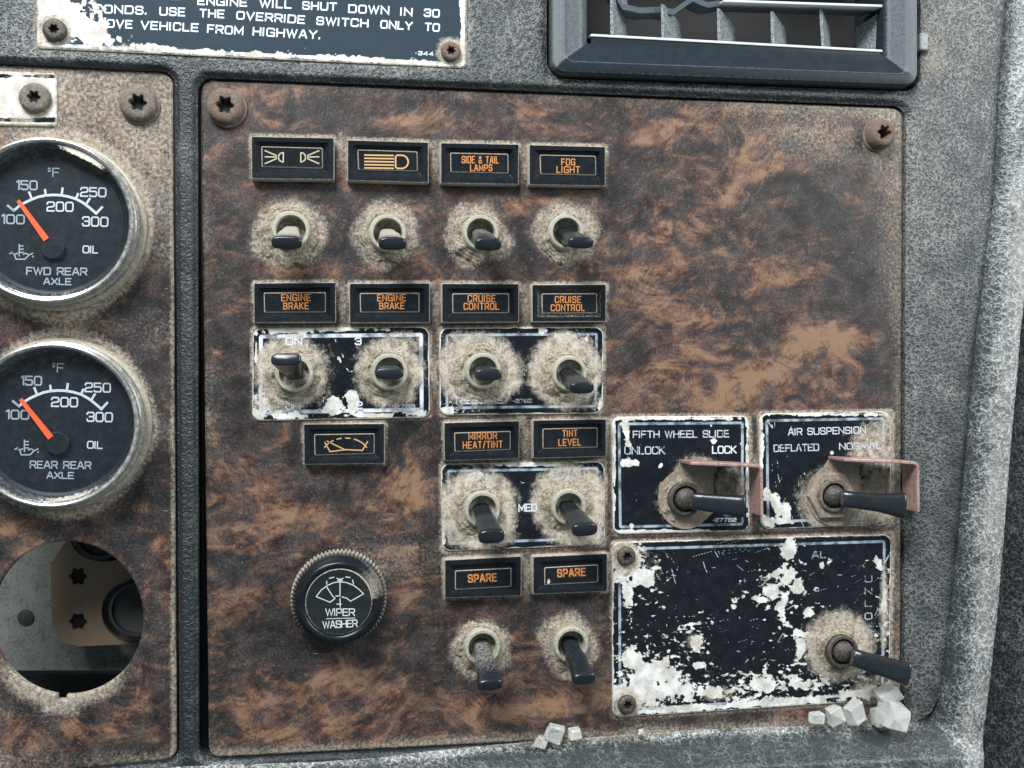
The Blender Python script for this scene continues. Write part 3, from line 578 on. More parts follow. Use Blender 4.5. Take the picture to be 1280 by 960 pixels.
def h_pad(x, y, d):
    ex = x - np.interp(y, XE[0], XE[1]); ey = y - np.interp(x, EDGE[:7, 0], EDGE[:7, 1])
    hl = np.interp(ey, [-60, -1, 0, 12, 30, 45, 90], [-9, -1, 1.2, 6, 12.5, 14.0, 11.0])
    hp = np.interp(ex, [-40, -4, 0, 4, 16, 30, 42, 54, 62, 150, 172, 200, 260], [-9, -2, 1.5, 4.0, 8.0, 9.6, 9.0, 2.0, -28, -31, -9, 6, 10])
    hm = 1.5 * np.log(np.exp(hl / 1.5) + np.exp(hp / 1.5)); w_ = sstep(28, 54, ex); h = hm * (1 - w_) + hp * w_
    return h + 0.7 * (fbm(x, y, 60, 3, 96) - .5) + 0.12 * (fbm(x, y, 9, 2, 97) - .5)
def dust_tone_pad(x, y):
    e = s_edge(x, y); led = sstep(-6, 24, x - np.interp(y, XE[0], XE[1])); ex = x - np.interp(y, XE[0], XE[1]); return -0.80 * (1 - led) + 0.42 * led * (1 - sstep(44, 60, ex)) - .25 * sstep(50, 60, ex) + 1.1 * (1 - sstep(1, 4 + 12 * fbm(x, y, 50, 3, 44), e)) * (1 - sstep(1130, 1170, x)) + 0.3 * (fbm(x, y, 80, 3, 45) - .5)  # seam dust plus plain tone: pillar roll paler, ledge and valley darker
pad = field('padded_trim', (-60, -80, 1420, 1060), 2.0, lambda x, y: np.maximum(-s_edge(x, y), -np.minimum(sdq(slots[0], 4)(x, y), sdq(slots[1], 3)(x, y))), h_pad, 2.0, LEATHER, attrs={'dust': dust_tone_pad}, thick=6.0, at=tuple(P3(1220, 500, 0)))
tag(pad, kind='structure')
# closed dark box added behind the dash to keep world light out
def box_faces(): return [(0, 1, 2, 3), (0, 4, 5, 1), (1, 5, 6, 2), (2, 6, 7, 3), (3, 7, 4, 0)]
bk = [(-230, 75, 190), (260, 75, 190), (260, 75, -190), (-230, 75, -190), (-230, 9, 190), (260, 9, 190), (260, 9, -190), (-230, 9, -190)]
tag(mk('cavity_blackout_box', bk, box_faces(), DARK, None, smooth=False, at=(0, 75, 0)), kind='structure')
# ------------------------------------------------------------------ toggle switches
def crust(c, R, seed, parent, r_in=6.0, hmax=2.6, ecc=(0, 0)):
    na, nr = 110, 24; A, T = np.meshgrid(np.arange(na) * 2 * math.pi / na, np.linspace(0, 1, nr)); A = A.ravel(); T = T.ravel()
    lob = 1 + 0.34 * (fbm(np.cos(A) * 2 + 5, np.sin(A) * 2 + 5, 1.0, 3, seed) - .5) * 2
    r = r_in + (R * lob - r_in) * T; nn = fbm(np.cos(A) * r + 40, np.sin(A) * r + 40, 2.8, 4, seed + 3)
    h = hmax * (1 - T ** 1.2) * (0.30 + 1.3 * nn) + 0.15 * np.sin(T * 26 + 3 * nn) * (1 - T) * 1.2
    h = h * (1 - sstep(0.88, 1, T)) - 0.12 * sstep(0.94, 1, T)
    V = np.stack([c[0] + ecc[0] * T + r * np.cos(A), -h, c[1] + ecc[1] * T - r * np.sin(A)], 1)
    i = np.arange(nr - 1)[:, None] * na; j = np.arange(na)[None]; j2 = (j + 1) % na
    Q = np.stack([i + j, i + na + j, i + na + j2, i + j2], -1).reshape(-1, 4)
    return mk('dust_crust', V, Q, CRUST, parent, {'edge': 1.1 - T ** 1.7 * 1.15})
def superell(n=24, p=3.2):
    a = np.arange(n) * 2 * math.pi / n; c, s = np.cos(a), np.sin(a); return np.sign(c) * np.abs(c) ** (2 / p), np.sign(s) * np.abs(s) ** (2 / p)
def lever(p0, p1, wax, secs, mat, parent, name='lever'):
    p0 = np.array(p0); p1 = np.array(p1); d = p1 - p0; L = np.linalg.norm(d); d /= L
    wx_ = np.array(wax, float); wx_ -= d * np.dot(wx_, d); wx_ /= np.linalg.norm(wx_); tx = np.cross(d, wx_)
    cx, sx = superell(); loops = []; du = []
    for t, ww, tt, dust in secs:
        loops.append((p0 + d * L * t) + np.outer(cx * ww / 2, wx_) + np.outer(sx * tt / 2, tx)); du.append(np.full(24, dust))
    V, Fc = loft(loops, cap1=True, cap0=True)
    return mk(name, V, Fc, mat, parent, {'dust': np.concatenate(du)}, sharp=60)
def bushing(c, parent, R=6.1):
    return lathe('bushing', c, [(R, 0), (R, 2.0), (R - .25, 2.3), (R, 2.6), (R - .2, 3.0), (R - .1, 3.6), (R - .5, 4.0), (R - 1.3, 4.0), (R - 1.5, 3.6), (R - 1.6, -2), (0.05, -2.5)], BUSH, parent, 48, sharp=30)
TLAB = ['first toggle switch of the top row, under the parking lamp indicator', 'second toggle switch of the top row, under the headlight indicator', 'third toggle switch of the top row, below the SIDE & TAIL LAMPS indicator', 'toggle switch at the right end of the top row, below FOG LIGHT',
 'toggle switch flipped up beside the word ON on the engine brake plate', 'centred toggle switch between the numbers 3 and 2 on the engine brake plate', 'left toggle switch on the cruise control plate, above the worn RESUME print', 'right toggle switch on the cruise control plate, pointing down under a white worn patch',
 'black toggle switch hanging down under the MIRROR HEAT/TINT indicator', 'black toggle switch hanging down under the TINT LEVEL indicator', 'dusty grey topped toggle switch under the left SPARE indicator', 'black toggle switch under the right SPARE indicator, above the glass bits']
for k, (b, t, tw, tt, ht, r) in enumerate(TOG):
    B = P3(b[0], b[1], 3.5); c = (B[0], B[2])
    root = thing('toggle_switch', TLAB[k], 'toggle switch', (c[0], 0, c[1]), 'black toggle switches on the wood panel')
    bushing(c, root); crust(c, r * S * .97, 100 + k * 7, root, ecc=((-1.0, -.6) if k not in (4,) else (.4, 0)), hmax=2.1 + 0.7 * random.random())
    base = np.array([c[0], 1.0, c[1]]); T = P3(t[0], t[1], ht); kk = (np.linalg.norm(P3(640, 480, ht) - CAM)) / F
    w2, t2 = tw * kk * 1.0, tt * kk * (0.8 if k < 8 else 1.0)
    grey = 1.05 if k < 2 else (0.55 if k in (2, 10) else (0.30 if k in (3, 11) else 0.18))
    lever(base, T, (1, 0, 0), [(0, 5.4, 4.6, grey), (.30, 5.6, 4.6, grey), (.42, 6.4, 4.9, grey), (.46, 6.9, 4.9, grey), (.70, w2 * .83, 4.7, grey * .8), (.88, w2 * .96, t2 * .92, grey * .5), (.95, w2, t2, .15), (.985, w2 * .97, t2 * .95, -.3), (1.0, w2 * .86, t2 * .8, -.4)], LEVER, root)
LLAB = ['long black lever pointing right on the FIFTH WHEEL SLIDE plate', 'long black lever pointing right on the AIR SUSPENSION plate', 'lowest black lever, pointing right and down from the scratched plate corner']
for k, (b, s0, t, w0_, w1_, r) in enumerate(LEV):
    B = P3(b[0], b[1], 4.0); c = (B[0], B[2])
    root = thing('lever_switch', LLAB[k], 'lever switch', (c[0], 0, c[1]), 'long levers pointing right')
    if k == 1:
        lathe('hex_nut', c, [(9.3, 0.5), (9.3, 2.6), (8.8, 3.0), (6.4, 3.1)], GUARDB, root, 6, sharp=20, cap=False)
        crust(c, 9.5, 205, root, r_in=6.6, hmax=1.6)
    else: crust(c, r * S, 200 + k * 9, root, r_in=5.8, hmax=2.2)
    lathe('bushing', c, [(6.0, 0), (6.0, 3.6), (5.5, 4.2), (4.7, 4.2), (4.5, 3.8), (4.3, -1), (0.05, -1.2)], DSCREW if k != 1 else STEEL, root, 48, sharp=30)
    lathe('pivot_ball', (c[0] + .3, c[1]), [(3.9, 0), (3.9, 3.2), (3.5, 4.4), (2.5, 5.4), (1.2, 5.9), (0.05, 6.0)], DSCREW, root, 32, sharp=80)
    h0, h1 = 6.5, 13.0
    A = P3(s0[0] - 2, s0[1], h0); T = P3(t[0], t[1], h1); k0 = np.linalg.norm(A - CAM) / F
    n = T - A; n /= np.linalg.norm(n); front = CAM - A; front /= np.linalg.norm(front); wax = np.cross(n, front)
    a0, a1 = w0_ * k0, w1_ * k0 * .97
    lever(A, T, wax, [(0, a0 * .8, 3.4, .5), (.03, a0, 4.4, .35), (.2, a0 * 1.02, 4.6, .15), (.6, a0 * 1.14, 4.8, .1), (.86, a1 * .93, 5.2, 0.05), (.95, a1, 5.6, 0.0), (.985, a1 * .98, 5.3, .1), (1.0, a1 * .88, 4.4, .2)], LEVER, root)
# ------------------------------------------------------------------ indicator lights
ILAB = ['parking lamp symbol indicator at the left end of the top row', 'headlight beam symbol indicator in the top row', 'indicator light reading SIDE & TAIL LAMPS', 'indicator light reading FOG LIGHT', 'left indicator reading ENGINE BRAKE above the word ON', 'right indicator reading ENGINE BRAKE above the number 3',
 'left indicator reading CRUISE CONTROL above the RESUME toggle', 'right indicator reading CRUISE CONTROL with a dusty chipped frame', 'indicator light reading MIRROR HEAT/TINT', 'indicator light reading TINT LEVEL', 'windscreen wiper symbol indicator below the engine brake plate', 'left indicator light reading SPARE', 'right indicator light reading SPARE with a white crumb on it']
ITXT = {2: [('SIDE & TAIL', (577, 204), (623.5, 204.6), 9.2), ('LAMPS', (587.5, 214), (615.5, 214), 8.6)], 3: [('FOG', (701.5, 206.6), (719, 206.8), 8.6), ('LIGHT', (695.5, 216.2), (725, 216.5), 8.8)],
 4: [('ENGINE', (351.5, 376.6), (388.5, 376.3), 9), ('BRAKE', (354, 387), (386, 386.6), 8.8)], 5: [('ENGINE', (471.5, 376.8), (507.5, 376.5), 9), ('BRAKE', (474, 386.8), (505.5, 386.4), 8.6)],
 6: [('CRUISE', (584.5, 377.6), (619.5, 377.6), 9), ('CONTROL', (579.5, 387.3), (624, 387.3), 8.8)], 7: [('CRUISE', (693.5, 378.8), (726.5, 378.8), 8.8), ('CONTROL', (688.5, 389), (731, 388.8), 8.6)],
 8: [('MIRROR', (585.5, 549.8), (621.5, 548.8), 9), ('HEAT/TINT', (578.5, 561.2), (628.5, 559.8), 9.2)], 9: [('TINT', (703, 546.2), (722, 545.6), 8.5), ('LEVEL', (698, 557.6), (726.5, 557), 9)],
 11: [('SPARE', (585, 728.5), (621.5, 726.8), 10.5)], 12: [('SPARE', (696.5, 721.8), (732.5, 720), 10.5)]}
for k, (q, l) in enumerate(zip(IND, LENS)):
    cq = np.mean(q, 0); c0 = P3(cq[0], cq[1], 0)
    root = thing('indicator_light', ILAB[k], 'indicator light', tuple(c0), 'black indicator lights with orange print')
    q = np.array(q); l = np.array(l, float); qa = lambda f: q * (1 - f) + l * f
    H = 3.2; L_ = [rrq(q, 1.2, 0, 0, 3, href=H), rrq(q, 1.2, 0, H - .3, 3, href=H), rrq(qa(.05), 1.2, 0, H, 3), rrq(qa(.12), 1.2, 0, H, 3), rrq(qa(.5), 1.5, 0, H - .15, 3), rrq(qa(.58), 1.5, 0, H - .5, 3), rrq(qa(.85), 1.5, 0, H - 1.5, 3), rrq(qa(.97), 1.5, 0, H - 1.5, 3), rrq(l, 1.5, 0.5, H - 2.2, 3)]
    V, Fc = loft(L_); n = len(L_[0]); ed = [.9, .78, .66, .22, -.05, .22, .0, .32, .5]
    if k == 7: ed = [1, .9, .8, .25, .1, .5, .35, .5, .6]
    mk('bezel', V, Fc, BLACK, root, {'dust': np.repeat(ed, n)}, sharp=25)
    ln = mk('lens', *loft([rrq(l, 1.5, -0.3, 0.5, 3, href=1.7), rrq(l, 1.5, -0.3, 1.8, 3), rrq(l, 1.5, 0.7, 1.97, 3), rrq(l, 1.5, 1.6, 1.95, 3)], cap1=True), BLACK, root, {'dust': np.repeat([.9, .85, .62, -.15], n)}, sharp=25)
    hz = 2.0
    if k in ITXT:
        for s_, a, b, cp in ITXT[k]: text(s_, a, b, cp, hz, ORANGE, root, 1.2 if k not in (11, 12) else 1.8, 0.52)
    elif k == 0:
        Ls = []
        for sg, cx in ((-1, 354), (1, 376)):
            Ls.append([(cx + (6 if sg < 0 else -6) * 0 , 190.8), (cx, 202.5)]); arc = [(cx + sg * 6 * math.sin(a) , 196.6 + 5.9 * -math.cos(a)) for a in np.linspace(0, math.pi, 9)]; Ls.append(arc)
            x0 = cx + sg * 8.5
            for dy0, dy1 in ((-2, -8), (0, -.5), (2, 8)): Ls.append([(x0, 196.4 + dy0), (x0 + sg * 14, 196.4 + dy1)])
        strokes('symbol', [[(354 + 0.2, 190.8)] + Ls[1][1:-1] + [(354, 202.5), (354.2, 190.8)]] + Ls[2:5] + [[(376, 191)] + Ls[6][1:-1] + [(376, 202.5), (376, 191)]] + Ls[7:], 1.5, hz, CREAM, root)
    elif k == 1:
        Ls = [[(456, 193.8 + 4.0 * i), (492 - (i in (0, 4)) * .5, 194.4 + 4.0 * i)] for i in range(5)]
        D = [(494.5, 196), (496.5, 194)] + [(502 + 8.3 * math.sin(a), 202.3 - 8.3 * math.cos(a)) for a in np.linspace(0.1, math.pi - .1, 11)] + [(496.5, 210.5), (494.5, 208.5), (494.5, 196)]
        strokes('symbol', Ls, 1.8, hz, YELI, root); strokes('symbol', [D], 1.9, hz, YELI, root)
    elif k == 10:
        arc = [(432 + 40 * math.sin(a) * .72, 549 + 22 * (1 - math.cos(a)) * .9 - 1.5) for a in np.linspace(-1.15, 1.15, 13)]
        strokes('symbol', [arc[0:4], arc[4:6], arc[6:7] + arc[7:8], arc[8:], [(406, 553), (412.5, 564.5), (432, 562), (453, 563), (459.5, 552)], [(409, 551.5), (432, 562.5)]], 1.5, hz, YELI, root)
    if k == 12:
        cr = P3(686, 726.8, 2.2)
        pts = [cr + np.array([random.uniform(-.8, .8), -random.uniform(0, .9), random.uniform(-1, 1)]) for _ in range(10)]
        mcr = bpy.data.meshes.new('crumb')
        import bmesh
        bm = bmesh.new(); [bm.verts.new((p - cr) * MM) for p in pts]; bmesh.ops.convex_hull(bm, input=bm.verts); bm.to_mesh(mcr); bm.free(); mcr.materials.append(CRYST)
        oc = bpy.data.objects.new('glass_crumb', mcr); oc.location = Vector(cr) * MM; COL.objects.link(oc); tag(oc, 'white crumb of glass lying on the right SPARE indicator', 'glass crumb')
# ------------------------------------------------------------------ legend plates
def blobs(x, y, L, seed):
    s = np.full(np.shape(x), -1.0); nz = (fbm(x, y, 16, 5, seed) - .5) + .6 * (fbm(x, y, 5, 3, seed + 40) - .5)
    for cx, cy, rx, ry, an in L:
        a = math.radians(an); dx = x - cx; dy = y - cy; u = (dx * math.cos(a) + dy * math.sin(a)) / rx; v = (-dx * math.sin(a) + dy * math.cos(a)) / ry
        s = np.maximum(s, 1.42 - np.hypot(u, v) + nz * 2.3)
    return s
def rs(n, box, lmin, lmax, ang=(-180, 180), wd=(0.5, 1.1)):
    o = []
    for _ in range(n):
        x, y = random.uniform(box[0], box[2]), random.uniform(box[1], box[3]); L = random.uniform(lmin, lmax) * random.random() ** 0.5; a = math.radians(random.uniform(*ang))
        o.append((x, y, x + L * math.cos(a), y + L * math.sin(a), random.uniform(*wd), random.uniform(.45, 1.0)))
    return o
PSPEC = [
 dict(b=[(325, 518, 14, 8, 0), (330, 500, 8, 14, 0), (350, 519, 40, 5, 3), (420, 508, 12, 9, 0), (520, 516, 22, 5, 0), (440, 500, 6, 20, 0), (365, 413, 30, 4, 0), (378, 419, 7, 4, 30), (430, 412, 60, 2, 0), (425, 450, 3, 10, -30), (434, 462, 7, 2, 40), (470, 519, 40, 3, 0), (320, 440, 2, 30, 0)],
      s=rs(60, (380, 490, 460, 520), 3, 12) + rs(25, (410, 425, 450, 470), 3, 14) + rs(30, (325, 505, 535, 520), 2, 6), d=[(363, 465, 50, 50, 1.05), (486, 465, 46, 48, 1.0), (345, 500, 40, 22, .55), (500, 430, 40, 20, .5), (402, 470, 20, 50, .35), (360, 440, 60, 20, .4)]),
 dict(b=[(708, 422, 20, 8, 0), (560, 514, 10, 5, 0), (680, 413, 6, 4, 0), (750, 500, 4, 10, 0)], s=rs(55, (552, 502, 605, 518), 3, 14, (-50, 10)) + rs(18, (630, 430, 690, 500), 2, 6) + rs(25, (560, 412, 745, 420), 2, 5), d=[(598, 463, 58, 50, 1.1), (708, 462, 50, 50, 1.05), (728, 500, 40, 18, .45), (590, 430, 50, 20, .55)]),
 dict(b=[(586, 604, 10, 7, -40), (598, 594, 9, 4, 0), (703, 596, 12, 3, 0), (660, 581, 40, 2, 0), (555, 660, 2, 30, 0)], s=rs(20, (560, 582, 745, 600), 2, 8) + rs(12, (650, 600, 670, 680), 2, 5), d=[(596, 637, 54, 56, 1.1), (712, 632, 52, 56, 1.1), (600, 672, 60, 16, .6), (725, 672, 40, 18, .75), (745, 640, 16, 50, .6)]),
 dict(b=[(783, 541, 4, 14, -10), (790, 578, 12, 4, 5), (893, 551, 4, 4, 20), (889, 532, 2, 2, 0), (926, 535, 2, 2, 0), (926, 554, 1.5, 2, 0), (826, 582, 3, 2, -40), (850, 523, 90, 2.2, 0), (768, 590, 1.5, 60, 0), (790, 665, 40, 3, 0), (855, 664, 60, 2.0, 0), (790, 657, 2, 2, 0), (934, 590, 1.5, 60, 0), (935, 528, 4, 8, 0)], s=rs(28, (772, 528, 930, 660), 1, 5), d=[(852, 625, 34, 40, .6), (870, 585, 34, 20, .5), (912, 612, 24, 34, .62)]),
 dict(b=[(960, 652, 13, 8, 0), (970, 630, 5, 12, -20), (958, 616, 4, 7, 0), (983, 643, 4, 12, 0), (975, 652, 16, 4, 0), (1040, 518, 70, 2.5, 0), (952, 560, 2.5, 50, 0), (1040, 566, 3, 3, 0)], s=rs(70, (960, 590, 1010, 655), 3, 12, (60, 120)) + rs(30, (955, 525, 1010, 600), 3, 12, (50, 100)), d=[(1040, 625, 46, 46, .9), (1095, 560, 40, 40, .62), (1105, 620, 30, 40, .8), (1070, 645, 60, 14, .65), (1110, 540, 14, 40, .6)]),
 dict(b=[(788, 705, 22, 24, 0), (800, 722, 22, 14, -40), (785, 745, 8, 18, 0), (782, 738, 5, 34, -8), (778, 700, 6, 30, 0), (790, 826, 14, 14, 0), (815, 845, 26, 18, 0), (800, 868, 34, 20, 0), (840, 862, 30, 14, 0), (868, 802, 9, 9, 0), (872, 832, 8, 4, 0), (895, 866, 18, 10, 0), (880, 884, 110, 4, -3.6), (985, 877, 90, 6, -3.8), (1060, 869, 50, 4.5, -4), (986, 690, 9, 16, 0), (982, 722, 10, 22, 10), (968, 738, 12, 9, 0), (978, 760, 7, 22, 0), (1000, 790, 14, 5, 10), (1012, 765, 7, 7, 0), (975, 715, 20, 5, -20), (998, 735, 8, 10, 40), (1028, 706, 3, 5, 0), (950, 749, 10, 3, 5), (917, 758, 3, 3, 0), (1106, 740, 3, 40, 0), (1100, 708, 4, 16, -20), (860, 781, 16, 3, -8), (1010, 855, 20, 8, 0), (1085, 865, 20, 8, 0), (1000, 810, 5, 12, 0), (1033, 853, 5, 5, 0), (955, 855, 20, 8, 0)],
      s=rs(170, (775, 690, 1100, 880), 1.5, 8) + rs(70, (920, 680, 1030, 860), 3, 20, (-70, -10)) + rs(60, (840, 840, 1040, 875), 3, 12, (-60, 60)) + rs(40, (1065, 690, 1110, 840), 3, 16, (-70, -30)) + rs(24, (840, 770, 900, 790), 5, 20, (-20, 0)) + rs(16, (815, 680, 842, 720), 8, 26, (55, 75)) + rs(14, (880, 680, 955, 700), 10, 34, (-20, -5)) + rs(60, (770, 720, 850, 860), 2, 9) + rs(40, (1040, 690, 1110, 850), 2, 7) + [(865, 696, 890, 689, .8, .95), (879, 702, 881, 709, 1.0, .95), (881, 709, 884, 716, .9, .9), (893, 688, 898, 697, 1.0, .9), (921, 706, 929, 713, .9, .9), (895, 690, 955, 681, .7, .8), (900, 693, 940, 688, .7, .8)],
      d=[(782, 697, 20, 26, .9), (785, 880, 22, 20, .8), (1050, 808, 48, 48, .95), (868, 803, 12, 12, .45), (895, 868, 26, 12, .4), (1105, 760, 8, 70, .55), (1090, 860, 30, 20, .5), (800, 700, 30, 16, .3)])]
PLAB = ['engine brake plate marked ON, 3 and 2 with a bright white border', 'cruise control plate with faint worn print around two dusty toggles', 'mirror plate marked MED between its two toggles', 'plate reading FIFTH WHEEL SLIDE with white paint chips', 'plate reading AIR SUSPENSION, DEFLATED and NORMAL', 'large rectangular plate at lower right, black print badly scratched to white']
plates = []
for k, (q, sp) in enumerate(zip(PQ, PSPEC)):
    q = np.array(q, float); f = sdq(q, 11); bb = (q[:, 0].min() - 2, q[:, 1].min() - 2, q[:, 0].max() + 2, q[:, 1].max() + 2)
    def wear(x, y, sp=sp, k=k, f=f):
        s = np.maximum(blobs(x, y, sp['b'], 300 + k), segs(x, y, sp['s'])); e = -f(x, y)
        near = sstep(-1.3, 0.5, blobs(x, y, [(a_[0], a_[1], a_[2] * 1.5 + 4, a_[3] * 1.5 + 4, a_[4]) for a_ in sp['b']], 310 + k) )
        s = np.maximum(s, (-0.40 if k == 5 else -.75) + 0.5 * near + 1.1 * (fbm(x, y, 5, 3, 315 + k) - .5) + 1.2 * (fbm(x + y * .8, y * 2.6 - x * .5, 8, 3, 316 + k) - .5) + (0.22 if k == 5 else 0.0) * sstep(700, 860, y) )
        return np.maximum(s, 1.0 - e / 2.2 + 1.4 * (fbm(x, y, 14, 3, 330 + k) - .5))
    def dust(x, y, sp=sp, k=k, f=f):
        s = 0.05 + 0.35 * (fbm(x, y, 40, 4, 350 + k) - .5)
        for cx, cy, rx, ry, am in sp['d']: s = np.maximum(s, am * (1 - sstep(.55, 1.25, np.hypot((x - cx) / rx, (y - cy) / ry) + .25 * (fbm(x, y, 22, 3, 370 + k) - .5))) )
        return np.maximum(s, 0.5 * (1 - sstep(0, 4, -f(x, y))) + .35 * (fbm(x, y, 30, 3, 390 + k) - .5))
    c0 = P3(*q.mean(0), 0)
    o = field('legend_plate', bb, 1.0, f, lambda x, y, d: 0.75 - 0.25 * sstep(-1.5, 0, d), 0.75, PLATE2 if k in (0,) else PLATE, attrs={'sd': lambda x, y, f=f: -f(x, y), 'wear': wear, 'dust': dust}, thick=0.8, at=tuple(c0))
    tag(o, PLAB[k], 'legend plate', 'printed plates screwed on the wood'); plates.append(o)
HP = 0.79
T_ = lambda k, *a, **b: text(*a[:4], HP, a[4], plates[k], *a[5:], **b)
T_(0, 'ON', (357, 431.8), (378, 431.4), 9.8, WHITEI, 1.7); T_(0, '3', (443.5, 431.5), (452, 431.3), 9.5, WHITEI, 1.7); T_(0, 'OFF', (357, 512.3), (381, 511.8), 9, WORNI, 1.5); T_(0, '2', (445.3, 511.5), (453.5, 511.3), 9.5, WHITEI, 1.7); T_(0, '*2786', (491, 510.8), (519, 510.3), 5.2, WHITEI, 1.0); 
T_(1, 'SET', (587, 432.2), (609, 431.8), 9, FAINTI, 1.3); T_(1, 'RESUME', (569.6, 505.4), (629, 504.6), 9, WORNI, 1.3); T_(1, 'OFF', (695, 504.6), (728, 503.8), 9, WORNI, 1.4); T_(1, '-2783', (641, 503.8), (665, 503.4), 5, FAINTI, 0.9)
T_(2, 'ON', (592, 600.8), (609, 600.4), 9, WORNI, 1.4); T_(2, 'DARK', (692, 597), (722, 596.2), 8, FAINTI, 1.2); T_(2, 'MED', (648, 639.8), (671.5, 639.2), 10, WHITEI, 1.7)
T_(3, 'FIFTH WHEEL SLIDE', (791, 547.8), (911.8, 546.8), 9.4, WORNI, 1.35); T_(3, 'UNLOCK', (780.5, 568.2), (831.5, 567.8), 10, WORNI, 1.35); T_(3, 'LOCK', (890, 567.3), (921, 567), 10, WHITEI, 1.6); T_(3, '*27762', (891, 652.6), (920.6, 652.2), 5, WHITEI, 1.0)
T_(4, 'AIR SUSPENSION', (985, 544.4), (1082.5, 541.8), 9, WHITEI, 1.15); T_(4, 'DEFLATED', (967, 565), (1024, 563.6), 9.2, WORNI, 1.3); T_(4, 'NORMAL', (1049, 562.4), (1102, 561), 8.8, WORNI, 1.3)
T_(5, 'AL', (1014.5, 698), (1033, 697.6), 9, FAINTI, 1.3)
for ch, yy in zip('UNLOC', (728, 743.5, 758.5, 774.5, 790.5)): T_(5, ch, (1081, yy), (1090.5, yy - .2), 8.6, FAINTI if ch in 'UNLC' else WORNI, 1.1)
# warning sign above
QW = np.array([(46, -70), (585, -60), (583, 85), (46, 60)], float); fW = sdq(QW, 5)
hW = 3.1
def wearW(x, y):
    s = blobs(x, y, [(85, 20, 40, 30, 20), (110, 42, 36, 14, 15), (60, 30, 18, 34, 0), (75, -10, 30, 30, 0)], 401); e = -fW(x, y)
    s = np.maximum(s, blobs(x, y, [(190, 60, 30, 5, 3), (250, 66, 30, 4, 3), (340, 69, 60, 4, 3), (430, 74, 60, 4, 3), (520, 79, 50, 4, 3), (578, 30, 3, 40, 0)], 402)); s = np.maximum(s, segs(x, y, rs(40, (150, 55, 560, 82), 1, 5)))
    return s
def dustW(x, y):
    s = 0.22 * (fbm(x, y, 60, 4, 404) - .5) + 0.02
    for cx, cy, rx, ry, am in ((68, 38, 24, 24, .95), (565, 65, 22, 20, .9), (60, 55, 20, 14, .8), (150, 62, 90, 6, .5), (370, 30, 70, 20, .12)): s = np.maximum(s, am * (1 - sstep(.5, 1.3, np.hypot((x - cx) / rx, (y - cy) / ry))))
    return np.maximum(s, .75 * (1 - sstep(0, 4, -fW(x, y))) )
sg = field('warning_sign', (40, -64, 590, 92), 1.0, fW, lambda x, y, d: hW - 0.2 * sstep(-1.5, 0, d), hW, SIGNM, attrs={'sd': lambda x, y: -fW(x, y), 'wear': wearW, 'dust': dustW}, thick=1.0, at=tuple(P3(315, 20, hW)))
tag(sg, 'faded blue black warning sign about the override switch, top left', 'sign')
hz = hW + 0.05
for s_, a, b, cp in (('L.', (214, -.5), (227, 0), 11), ('ENGINE', (246.5, 6.2), (309, 8.6), 10.5), ('WILL', (324, 9.4), (364.5, 11), 10.5), ('SHUT', (377.5, 12), (421, 14), 10.8), ('DOWN', (435, 16.2), (486.5, 18.4), 11), ('IN', (500, 19.6), (515.5, 20.4), 10.6), ('30', (529.5, 21), (549.5, 22.2), 10.6),
                     ('CONDS.', (117, 16.2), (184, 18.6), 11), ('USE', (199, 19.4), (231.5, 20.6), 11), ('THE', (249, 21.6), (280.5, 23), 10.8), ('OVERRIDE', (295, 24.2), (381, 30.2), 10.8), ('SWITCH', (395, 31.2), (460.5, 34.6), 10.8), ('ONLY', (475, 35.6), (515.5, 38), 10.8), ('TO', (530.5, 38.6), (549.5, 40), 10.6),
                     ('OVE', (133, 34.4), (165.5, 36), 10.8), ('VEHICLE', (175.5, 36.6), (248, 40.2), 11), ('FROM', (258.5, 41.2), (304, 44.2), 11), ('HIGHWAY.', (315.5, 44.6), (401, 49.4), 11.2), ('*344', (519, 68.8), (542, 70), 5.2)):
    text(s_, a, b, cp, hz, SIGNI, sg, 1.9 if cp > 8 else 1.0, 0.40)
# small white worn plate on the gauge panel
QL = np.array([(-70, 86), (71, 91.5), (71, 157.5), (-70, 155)], float); fL = sdq(QL, 5)
pl = field('label_plate', (-50, 84, 74, 160), 1.0, fL, lambda x, y, d: 0.75 - 0.25 * sstep(-1.5, 0, d), 0.75, PLATE, attrs={'sd': lambda x, y: -fL(x, y) * 0 + 2, 'wear': lambda x, y: 0.9 + 1.1 * (fbm(x, y, 20, 4, 421) - .5) - .8 * np.exp(-((y - 150) / 3) ** 2) - .5 * np.exp(-((y - 95) / 2.5) ** 2), 'dust': lambda x, y: np.maximum(.38 + 1.2 * (fbm(x, y, 26, 4, 422) - .5), np.maximum(1.0 * (1 - sstep(12, 34, np.hypot(x - 45, y - 124))), .8 * (1 - sstep(0, 6, -fL(x, y)))))}, thick=0.8, at=tuple(P3(20, 122, 0)))
tag(pl, 'whitened dusty label plate at the upper left above the first gauge', 'label plate')
